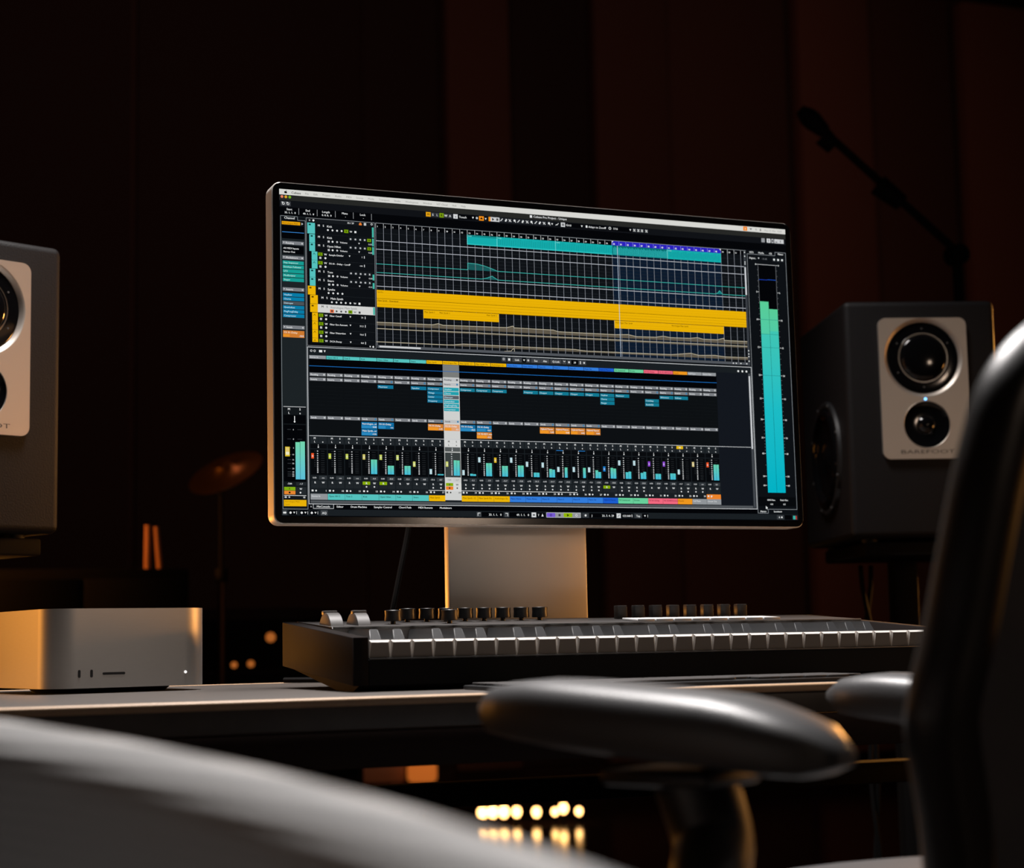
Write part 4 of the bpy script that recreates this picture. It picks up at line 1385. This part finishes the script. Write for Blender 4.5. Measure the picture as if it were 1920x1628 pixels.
def speaker(loc, rz, label):
    s = thing('studio_loudspeaker', label, 'speaker', loc, rz, 'pair of studio monitor loudspeakers')
    finish('cabinet', box(nb(), -SPW / 2, SPW / 2, 0, SPD, 0, SPH, 0.011, 4), CABINET, s)
    pl = finish('faceplate', plate_bm(0.152, 0.242, 0.013, ((0.0, 0.0525, 0.0680), (0.001, -0.0625, 0.0405)), -0.0070), PLATE, s)
    pl.location = (0.002, 0, 0.2535)
    bm = text_bm(nb(), 'BAREFOOT', 0.0, -0.1120, 0.0066, -0.0072, 'c')
    finish('lettering', bm, PRINT, pl).scale = (2.05, 1, 1)
    # upper driver: flared polished rim, black mounting ring, trim ring, glossy cone and dust cap
    z1 = 0.306
    tw = finish('midrange_driver', lathe(nb(), [(0.0608, -0.0006), (0.0604, -0.0022), (0.0590, -0.0026), (0.0415, -0.0026), (0.0405, 0.0)], 'Y', off=(0.002, 0, z1), n=64), CONE, s)
    finish('flared_rim', lathe(nb(), [(0.0682, -0.0070), (0.0668, -0.0066), (0.0640, -0.0046), (0.0618, -0.0014), (0.0606, -0.0004)], 'Y', off=(0.002, 0, z1), n=64), PLATE, tw)
    finish('trim_ring', lathe(nb(), [(0.0436, -0.0026), (0.0428, -0.0044), (0.0412, -0.0044), (0.0402, -0.0026)], 'Y', off=(0.002, 0, z1), n=64), CHROME, tw)
    finish('cone', lathe(nb(), [(0.0402, -0.0020)] + [(0.0398 * math.cos(q * PI / 24), -0.0026 - 0.009 * math.sin(q * PI / 24)) for q in range(12)] + [(0, -0.0116)], 'Y', off=(0.002, 0, z1), n=64), CONE, tw)
    scr = None
    for k in range(6):
        a = PI / 6 + k * PI / 3
        lc = (0.002 + 0.0505 * math.cos(a), -0.0029, z1 + 0.0505 * math.sin(a))
        if scr is None:
            scr = finish('screw', lathe(nb(), [(0.0016, 0.0003), (0.0014, -0.0004), (0, -0.0005)], 'Y', n=10), GREY_PLASTIC, tw)
            scr.location = lc
        else:
            share(scr, 'screw', tw, lc)
    # lower driver: recessed waveguide and dome
    z2 = 0.191
    td = finish('tweeter', lathe(nb(), [(0.0396, -0.0060), (0.034, -0.0036), (0.027, -0.0020), (0.020, -0.0012), (0.0165, -0.0010)], 'Y', off=(0.003, 0, z2), n=48), CONE, s)
    finish('rim', lathe(nb(), [(0.0406, -0.0070), (0.0402, -0.0076), (0.0396, -0.0070), (0.0394, -0.0058)], 'Y', off=(0.003, 0, z2), n=64), PLATE, td)
    finish('dome', lathe(nb(), [(0.0168, -0.0010), (0.0155, -0.0024), (0.0145, -0.0018), (0.0125, -0.0036), (0.008, -0.0058), (0.004, -0.0070), (0, -0.0074)], 'Y', off=(0.003, 0, z2), n=40), CONE, td)
    finish('power_light', lathe(nb(), [(0.0018, -0.0066), (0.0018, -0.0076), (0, -0.0078)], 'Y', off=(0.002, 0, 0.2345), n=16), LEDB, s)
    for sd in (-1, 1):
        x = sd * SPW / 2
        wf = finish('woofer', lathe(nb(), [(0.101, 0), (0.100, sd * 0.006), (0.094, sd * 0.0075), (0.090, sd * 0.006), (0.089, sd * 0.0008)], 'X', off=(x, 0.150, 0.150), n=56), BLACK_PLASTIC, s)
        finish('surround', lathe(nb(), [(0.090, sd * 0.004), (0.086, sd * 0.0095), (0.079, sd * 0.0115), (0.072, sd * 0.0085), (0.069, sd * 0.004)], 'X', off=(x, 0.150, 0.150), n=56), CONE, wf)
        finish('woofer_cone', lathe(nb(), [(0.0692, sd * 0.004), (0.05, sd * 0.0022), (0.028, sd * 0.0008), (0.026, sd * 0.0015), (0.014, sd * 0.006), (0, sd * 0.0075)], 'X', off=(x, 0.150, 0.150), n=48), CONE, wf)
        scr = None
        for k in range(8):
            a = PI / 8 + k * PI / 4
            lc = (x + sd * 0.0068, 0.150 + 0.0970 * math.cos(a), 0.150 + 0.0970 * math.sin(a))
            if scr is None:
                scr = finish('bolt', lathe(nb(), [(0.0026, -sd * 0.0006), (0.0024, sd * 0.0012), (0, sd * 0.0014)], 'X', n=10), GREY_PLASTIC, wf)
                scr.location = lc
            else:
                share(scr, 'bolt', wf, lc)
    for fx in (-0.09, 0.09):
        for fy in (0.05, 0.30):
            finish('foot', lathe(nb(), [(0, -0.0055), (0.013, -0.0055), (0.014, 0.0005)], 'Z', off=(fx, fy, 0), n=16), RUBBER, s)
    return s


def speaker_stand(loc, rz, top, label):
    s = thing('speaker_stand', label, 'stand', loc, rz, 'speaker stands behind the desk')
    finish('top_plate', box(nb(), -0.105, 0.115, 0.02, 0.32, top - 0.024, top, 0.004), STEEL_BLACK, s)
    finish('pole', box(nb(), -0.021, 0.021, 0.15, 0.20, 0.02, top - 0.0245, 0.004), STEEL_BLACK, s)
    finish('base_plate', box(nb(), -0.16, 0.16, 0.0, 0.35, 0.0, 0.0195, 0.004), STEEL_BLACK, s)
    return s


SPZ = 0.9495
speaker((1.7826, 2.5123, SPZ), R(-18.9), 'dark studio loudspeaker right of the monitor, its blue light showing')
speaker((0.2279, 2.4775, SPZ), R(23.2), 'dark studio loudspeaker cut by the left edge above the silver computer')
speaker_stand((1.7826, 2.5123, 0), R(-18.9), SPZ - 0.0056, 'black stand carrying the loudspeaker right of the monitor')
speaker_stand((0.2279, 2.4775, 0), R(23.2), SPZ - 0.0056, 'black stand carrying the loudspeaker at the left edge')

# ================================================================== CABLES
CABLE = mat('black_cable', (0.006, 0.0055, 0.0055, 1), 0.8, spec=0.1)
bm = tube(nb(), smooth_path([(0.735, 2.125, 1.00), (0.7233, 2.125, 0.9321), (0.711, 2.122, 0.88), (0.6987, 2.12, 0.8267), (0.69, 2.13, 0.77), (0.684, 2.16, 0.745), (0.66, 2.21, 0.7443), (0.60, 2.27, 0.7443)], 8), 0.0036, 8)
tag(finish('cable', bm, CABLE), 'thin black cable hanging slantwise from behind the monitor', 'cable')
for k in range(2):
    P_ = []
    for i in range(26):
        z = 0.912 - i * 0.0355
        ph = i * 0.55 + k * PI
        amp = 0.006 + 0.008 * math.exp(-((i - 2) / 3.0) ** 2)
        P_.append((1.800 + amp * math.cos(ph), 2.735 + 0.006 * math.sin(ph), max(z, 0.0262)))
    tag(finish('speaker_cable', tube(nb(), P_, 0.0044, 7), CABLE), ('left' if k else 'right') + '-hanging dark cable of the twisted pair below the right loudspeaker', 'cable', 'twisted cables under the right speaker')

# ================================================================== OFFICE CHAIR (right foreground)
ch = thing('office_chair', 'black office chair with padded arms and tall curved back at right', 'chair', (0.712, 1.112, 0), R(28.5))


def arm_pad_bm(w_=0.088, ln=0.268, th=0.044):
    secs = []
    n = 20
    for i in range(15):
        t = i / 14
        y = -ln / 2 + ln * t
        e = math.sqrt(max(0.0, 1 - abs(2 * t - 1) ** 3.2))
        hw = w_ / 2 * (0.30 + 0.70 * e) * (0.92 + 0.08 * t)
        ht = th / 2 * (0.22 + 0.78 * e)
        zc = 0.022 * t - 0.004 * (max(0, t - 0.8) / 0.2) - 0.008 * (max(0, 0.25 - t) / 0.25)
        ring = []
        for k in range(n):
            a = 2 * PI * k / n
            ca, sa = math.cos(a), math.sin(a)
            ring.append((hw * math.copysign(abs(ca) ** (0.52 if sa > 0 else 0.35), ca), y, zc + ht * math.copysign(abs(sa) ** (0.72 if sa > 0 else 0.5), sa)))
        secs.append(ring)
    return loft(nb(), secs)


AZ = 0.726
for sd in (-1, 1):
    ap = finish('arm_pad', arm_pad_bm(), CHAIR_PAD, ch, 60)
    ap.location = (sd * 0.232, 0.008, AZ + (0.001 if sd < 0 else -0.007))
    pts = smooth_path([(sd * 0.232, -0.02, AZ - 0.022), (sd * 0.236, -0.035, AZ - 0.06), (sd * 0.266, -0.05, 0.64), (sd * 0.262, -0.055, 0.575), (sd * 0.17, -0.05, 0.533), (sd * 0.07, -0.02, 0.528)], 6)
    nn = len(pts)
    bm = tube(nb(), pts, [0.026 - 0.006 * i / nn for i in range(nn)], 14)
    finish('arm_support', bm, CHAIR_FRAME, ch, 60)
    finish('arm_plate', box(nb(), sd * 0.232 - 0.032, sd * 0.232 + 0.032, -0.05, 0.03, AZ - 0.026, AZ - 0.0165, 0.004), CHAIR_FRAME, ch)
# seat cushion
bm = nb()
secs = []
for i in range(13):
    t = i / 12
    y = -0.215 + 0.47 * t
    e = max(0.05, 1 - abs(2 * t - 1) ** 5) ** 0.5
    secs.append([(0.245 * e * math.copysign(abs(math.cos(a)) ** .35, math.cos(a)), y, 0.588 + 0.04 * e * math.copysign(abs(math.sin(a)) ** .6, math.sin(a)) - 0.05 * t * t) for a in [2 * PI * k / 24 for k in range(24)]])
loft(bm, secs)
finish('seat', bm, CHAIR_PAD, ch, 60)
# back frame: closed outline swept with a flat rounded section, reclined
REC = R(12)


def back_pt(s, z, off=0.0):
    h = z - 0.73
    return Vector((s, -0.198 - h * math.tan(REC) + 0.35 * s * s - off * math.cos(REC) + (0.10 * min(0, h + 0.05) ** 2 * 8), z - off * math.sin(REC)))


right_side = [(0.0, 0.535), (0.09, 0.54), (0.15, 0.57), (0.19, 0.625), (0.216, 0.678), (0.242, 0.731), (0.244, 0.759), (0.239, 0.795), (0.236, 0.842), (0.231, 0.890), (0.217, 0.936), (0.175, 0.971), (0.10, 0.994), (0.0, 1.002)]
loop2 = [(-a, b) for a, b in right_side] + [(a, b) for a, b in right_side[-2:0:-1]]
sm = smooth_path([(a, b, 0) for a, b in loop2 + loop2[:1]], 5)[:-1]
m_ = len(sm)
secs = []
for i in range(m_):
    a, b = sm[i].x, sm[i].y
    t2 = (sm[(i + 1) % m_] - sm[i - 1]).normalized()
    nx, nz = t2.y, -t2.x
    ring = []
    for k in range(14):
        an = 2 * PI * k / 14
        ca, sa = math.cos(an), math.sin(an)
        d_in = 0.019 * math.copysign(abs(ca) ** .7, ca)
        d_th = 0.017 * math.copysign(abs(sa) ** .7, sa)
        ring.append(back_pt(a + nx * (d_in + 0.019), b + nz * (d_in + 0.019), d_th))
    secs.append(ring)
bm = nb()
loft(bm, secs + [secs[0]], cap=False)
bmesh.ops.remove_doubles(bm, verts=bm.verts[:], dist=1e-5)
finish('back_frame', bm, CHAIR_FRAME, ch, 60)
# mesh filling
bm = nb()
rows = []
prof_z = [p[1] for p in right_side]
for i in range(19):
    z = 0.55 + (0.975 - 0.55) * i / 18
    hw = 0.0
    for (a, b), (c, d) in zip(right_side, right_side[1:]):
        if b <= z <= d and d > b:
            hw = a + (c - a) * (z - b) / (d - b)
    hw = max(0.02, hw - 0.030)
    rows.append([bm.verts.new(back_pt(hw * (j / 8 - 1), z, -0.004 + 0.006 * (1 - (j / 8 - 1) ** 2))) for j in range(17)])
for a, b in zip(rows, rows[1:]):
    for j in range(16):
        bm.faces.new((a[j], a[j + 1], b[j + 1], b[j]))
bmesh.ops.solidify(bm, geom=bm.faces[:], thickness=0.002)
finish('back_mesh', bm, CHAIR_MESH, ch, 60)
# spine joining back to the seat
pts = smooth_path([(0, -0.02, 0.525), (0, -0.18, 0.53), (0, -0.238, 0.57), (0, -0.232, 0.64), (0, -0.215, 0.70), (0, -0.232, 0.80)], 6)
finish('spine', tube(nb(), pts, [0.034 - 0.012 * i / len(pts) for i in range(len(pts))], 14), CHAIR_FRAME, ch, 60)


def chair_base(parent, dz=0.0):
    finish('gas_lift', lathe(nb(), [(0, 0.06), (0.03, 0.06), (0.03, 0.24), (0.018, 0.24), (0.018, 0.425 + dz), (0, 0.425 + dz)], 'Z', n=24), STEEL_BLACK, parent)
    finish('mechanism', box(nb(), -0.09, 0.09, -0.12, 0.12, 0.405 + dz, 0.437 + dz, 0.01), STEEL_BLACK, parent)
    for k in range(5):
        a = 2 * PI * k / 5 + 0.4
        c_, s_ = math.cos(a), math.sin(a)
        finish('base_leg', tube(nb(), [(0.02 * c_, 0.02 * s_, 0.085), (0.15 * c_, 0.15 * s_, 0.09), (0.29 * c_, 0.29 * s_, 0.068)], [0.028, 0.022, 0.015], 12), CHAIR_FRAME, parent)
        bm = nb()
        for q in (-0.012, 0.012):
            lathe(bm, [(0, -0.008), (0.024, -0.008), (0.027, -0.005), (0.027, 0.005), (0.024, 0.008), (0, 0.008)], 'Y', off=(0, q, 0), n=20)
        cw = finish('castor', bm, RUBBER, parent)
        cw.location = (0.29 * c_, 0.29 * s_, 0.027)
        cw.rotation_euler = (0, 0, a + 0.5 + k)


chair_base(ch, 0.10)

# ================================================================== LOW MESH CHAIR (left foreground)
lc_ = thing('low_back_chair', 'low-backed chair in ribbed grey fabric, blurred in the lower left corner', 'chair', (-0.13, 0.62, 0), 0)


def ridge(y):
    """world x and top height of the back along y"""
    t = (y - 0.389) / (0.833 - 0.389)
    return 0.1845 - 0.0115 * t - 0.074 * t * t, 0.7335 + 0.0285 * t - 0.002 * t * t - 0.004


bm = nb()
secs = []
NS = 26
for i in range(NS + 1):
    y = 0.30 + (0.97 - 0.30) * i / NS
    x, zt = ridge(min(y, 0.90))
    ed = min((y - 0.30), (0.97 - y)) / 0.10
    drop = 0.0 if ed >= 1 else 0.05 * (1 - math.sqrt(max(0.0, 1 - (1 - ed) ** 2)))
    zt -= drop
    rr_ = 0.021
    ring = []
    for k in range(13):
        a = PI * k / 12
        ring.append((x + rr_ * math.cos(a) + 0.006, y, zt - rr_ + rr_ * math.sin(a)))
    ring.append((x - rr_ + 0.012, y, zt - 0.10))
    ring.append((x - rr_ + 0.022, y, 0.50))
    ring.append((x - 0.01, y, 0.475))
    ring.append((x + rr_ + 0.006, y, 0.50))
    ring.append((x + rr_ + 0.008, y, zt - 0.10))
    secs.append([(p[0] + 0.13, p[1] - 0.62, p[2]) for p in ring])
loft(bm, secs)
finish('backrest', bm, RIB_FABRIC, lc_, 60)
bm = nb()
secs = []
for i in range(13):
    t = i / 12
    x = -0.26 + 0.52 * t
    e = max(0.05, 1 - abs(2 * t - 1) ** 5) ** 0.5
    secs.append([(x, 0.27 * e * math.copysign(abs(math.cos(a)) ** .35, math.cos(a)), 0.462 + 0.032 * e * math.copysign(abs(math.sin(a)) ** .6, math.sin(a))) for a in [2 * PI * k / 24 for k in range(24)]])
loft(bm, secs)
finish('seat', bm, RIB_FABRIC, lc_, 60)
chair_base(lc_)

# ================================================================== MICROPHONE BOOM STAND
ms = thing('microphone_stand', 'black microphone boom stand slanting above the right loudspeaker', 'stand', (2.54, 3.42, 0), 0)
o3 = Vector((2.54, 3.42, 0))
A_, B_ = Vector((2.1938, 3.5174, 2.0181)) - o3, Vector((2.5112, 3.4264, 1.711)) - o3
dr = (B_ - A_)
finish('pole', tube(nb(), [(0, 0, 0.05), (0, 0, 1.66)], 0.011, 10), STEEL_BLACK, ms)
finish('boom', tube(nb(), [A_ + dr * 0.12, B_ + dr * 0.12], 0.0095, 10), STEEL_BLACK, ms)
finish('clutch', tube(nb(), [A_ + dr * 0.53 - Vector((0, 0, .012)), A_ + dr * 0.70 - Vector((0, 0, .004))], [0.026, 0.020], 12), STEEL_BLACK, ms)
finish('swivel', lathe(nb(), [(0, -0.02), (0.024, -0.02), (0.024, 0.02), (0, 0.02)], 'Y', off=(0, 0, 1.675), n=20), STEEL_BLACK, ms)
finish('microphone', tube(nb(), [A_ - dr * 0.02, A_ + dr * 0.03, A_ + dr * 0.07, A_ + dr * 0.16], [0.012, 0.022, 0.024, 0.016], 14), STEEL_BLACK, ms)
finish('mic_clip', tube(nb(), [A_ + dr * 0.14 - Vector((0, 0, .015)), A_ + dr * 0.22 - Vector((0, 0, .018))], [0.024, 0.020], 12), STEEL_BLACK, ms)
for k in range(3):
    a = k * 2 * PI / 3 + .3
    finish('leg', tube(nb(), [(0, 0, 0.20), (0.30 * math.cos(a), 0.30 * math.sin(a), 0.014)], 0.008, 8), STEEL_BLACK, ms)

# ================================================================== BACKGROUND THINGS
# dark cabinet with two short wooden posts on top
cb = thing('storage_cabinet', 'dark cabinet behind the desk below the two orange posts', 'cabinet', (0.80, 4.60, 0), 0)
finish('carcass', box(nb(), -0.40, 0.13, -0.16, 0.30, 0.0, 0.985, 0.006), STEEL_BLACK, cb)
for a, b in ((-0.39, -0.14), (-0.13, 0.12)):
    d_ = finish('door', box(nb(), a, b, -0.176, -0.161, 0.06, 0.96, 0.003), STEEL_BLACK, cb)
    finish('handle', tube(nb(), [((b if a < -.2 else a) + (-.03 if a < -.2 else .03), -0.19, 0.52), ((b if a < -.2 else a) + (-.03 if a < -.2 else .03), -0.19, 0.64)], 0.006, 8), STEEL_BLACK, d_)
for (xa, za, xb, zb, lab) in ((0.8395, 0.986, 0.8384, 1.098, 'short orange wooden post on the dark cabinet, the upright left one'), (0.8705, 0.986, 0.8590, 1.094, 'short orange wooden post on the dark cabinet, the leaning right one')):
    o = finish('wooden_post', tube(nb(), [(xa, 4.515, za), (xa * .5 + xb * .5, 4.51, (za + zb) / 2), (xb, 4.505, zb)], [0.0085, 0.0085, 0.008], 10), WOOD_ORANGE)
    tag(o, lab, 'post', 'wooden posts on the cabinet')
# equipment rack with amber lights
AMB = mat('amber_led', (1, 0.4, 0.05, 1), 0.4, emit=(1.0, 0.28, 0.05, 1), estr=0.35)
rk = thing('equipment_rack', 'dark equipment rack with small amber lights left of the music keyboard', 'rack', (1.30, 5.05, 0), R(-14))
finish('case', box(nb(), -0.26, 0.26, 0, 0.45, 0.0, 0.90, 0.006), PANEL_C, rk)
for k in range(5):
    finish('rack_unit', box(nb(), -0.245, 0.245, -0.012, 0.0, 0.10 + k * 0.155, 0.10 + k * 0.155 + 0.145, 0.003), STEEL_BLACK, rk)
Mi = Matrix.Rotation(R(14), 4, 'Z')
for p, r_ in (((1.2623, 4.9187, 0.8123), 0.014), ((1.167, 4.9673, 0.7353), 0.009), ((1.2114, 4.9489, 0.7374), 0.010)):
    q = Mi @ (Vector(p) - Vector((1.30, 5.05, 0)))
    finish('indicator_light', lathe(nb(), [(0, -0.02), (r_ * .7, -0.018), (r_, -0.0125)], 'Y', off=(q.x * 1.0, 0, q.z), n=16), AMB, rk)
# cymbal on a stand
cy = thing('cymbal_stand', 'thin stand with a tilted brass cymbal left of the monitor', 'cymbal', (1.071, 4.70, 0), 0)
finish('upper_tube', tube(nb(), [(0, 0, 0.98), (0, 0, 1.25)], 0.006, 10), STEEL_BLACK, cy)  # black colour stands in for the darkness that hides this upper length
finish('lower_tube', tube(nb(), [(0, 0, 0.03), (0, 0, 0.965)], 0.010, 10), mat('bronze_tube', (0.30, 0.14, 0.07, 1), 0.35, 1.0), cy)
finish('collar', lathe(nb(), [(0, 0.96), (0.017, 0.96), (0.017, 0.995), (0, 0.995)], 'Z', n=16), STEEL_BLACK, cy)
d_ = finish('cymbal', lathe(nb(), [(0, 0.030), (0.022, 0.026), (0.035, 0.012), (0.07, 0.004), (0.105, 0.0), (0.105, -0.002), (0.07, 0.0015), (0.035, 0.009), (0, 0.026)], 'Z', n=40), BRASS, cy)
d_.location = (0.012, 0, 1.255)
d_.rotation_euler = (R(22), R(-30), 0)
for k in range(3):
    a = k * 2 * PI / 3 + .6
    finish('leg', tube(nb(), [(0, 0, 0.20), (0.11 * math.cos(a), 0.11 * math.sin(a), 0.012)], 0.007, 8), STEEL_BLACK, cy)
# string of warm bulbs lying along the far floor
BULB = mat('warm_bulb', (1, 0.8, 0.5, 1), 0.4, emit=(1.0, 0.52, 0.17, 1), estr=7.0)
bulb0 = None
for k, (px_, py_, pz_, s_) in enumerate(((2.806, 7.30, 0.052, 1.25), (2.850, 7.29, 0.054, 1.3), (2.898, 7.28, 0.053, 1.3), (2.950, 7.26, 0.052, 1.15), (3.026, 7.22, 0.050, 1.1), (3.100, 7.19, 0.050, 0.85), (3.136, 7.18, 0.064, 1.15), (3.196, 7.15, 0.050, 0.9))):
    bt = thing('light_bulb', ('first', 'second', 'third', 'fourth', 'fifth', 'sixth', 'seventh', 'last')[k] + ' from the left in the row of glowing bulbs under the desk', 'light bulb', (px_, py_, 0), 0, 'row of glowing bulbs on the far floor')
    g = finish('glass', lathe(nb(), [(0, 0.020 * s_), (0.011 * s_, 0.016 * s_), (0.017 * s_, 0.004 * s_), (0.0155 * s_, -0.008 * s_), (0.008 * s_, -0.020 * s_), (0, -0.021 * s_)], 'Z', off=(0, 0, pz_), n=16), BULB, bt)
    finish('socket', lathe(nb(), [(0, 0.0005), (0.012, 0.0005), (0.010, pz_ - 0.020 * s_), (0, pz_ - 0.020 * s_)], 'Z', n=14), STEEL_BLACK, bt)
# small amber lamp and a low brown bench further left
lp = thing('amber_lamp', 'small glowing orange lamp seen under the desk left of the bulbs', 'lamp', (2.498, 7.20, 0), R(-19))
LAMPM = mat('amber_shade', (0.9, 0.3, 0.06, 1), 0.5, emit=(1.0, 0.25, 0.035, 1), estr=0.33)
finish('base', lathe(nb(), [(0, 0), (0.055, 0), (0.05, 0.018), (0.012, 0.022), (0.010, 0.205), (0, 0.205)], 'Z', n=24), STEEL_BLACK, lp)
finish('shade', prism(nb(), rr_pts(0.125, 0.085, 0.022, 6), -0.05, 0.05, 'XZ', off=(0, 0, 0.248), bev=0.012), LAMPM, lp)
bn = thing('low_bench', 'low brown wooden bench seen in the gap under the desk', 'bench', (2.24, 7.35, 0), R(-19))
BENCH = mat('brown_bench_wood', (0.30, 0.15, 0.09, 1), 0.6, var=0.2, scale=12, stretch=(1, 8, 1))
finish('seat_board', box(nb(), -0.24, 0.22, -0.02, 0.26, 0.20, 0.30, 0.006), BENCH, bn)
for a in (-0.22, 0.16):
    finish('leg', box(nb(), a, a + 0.04, 0.0, 0.24, 0.0, 0.1995, 0.003), BENCH, bn)
area('far_floor_light', (2.4, 6.3, 0.9), (2.3, 7.4, 0.2), 0.3, 1.2, (1.0, 0.5, 0.25))
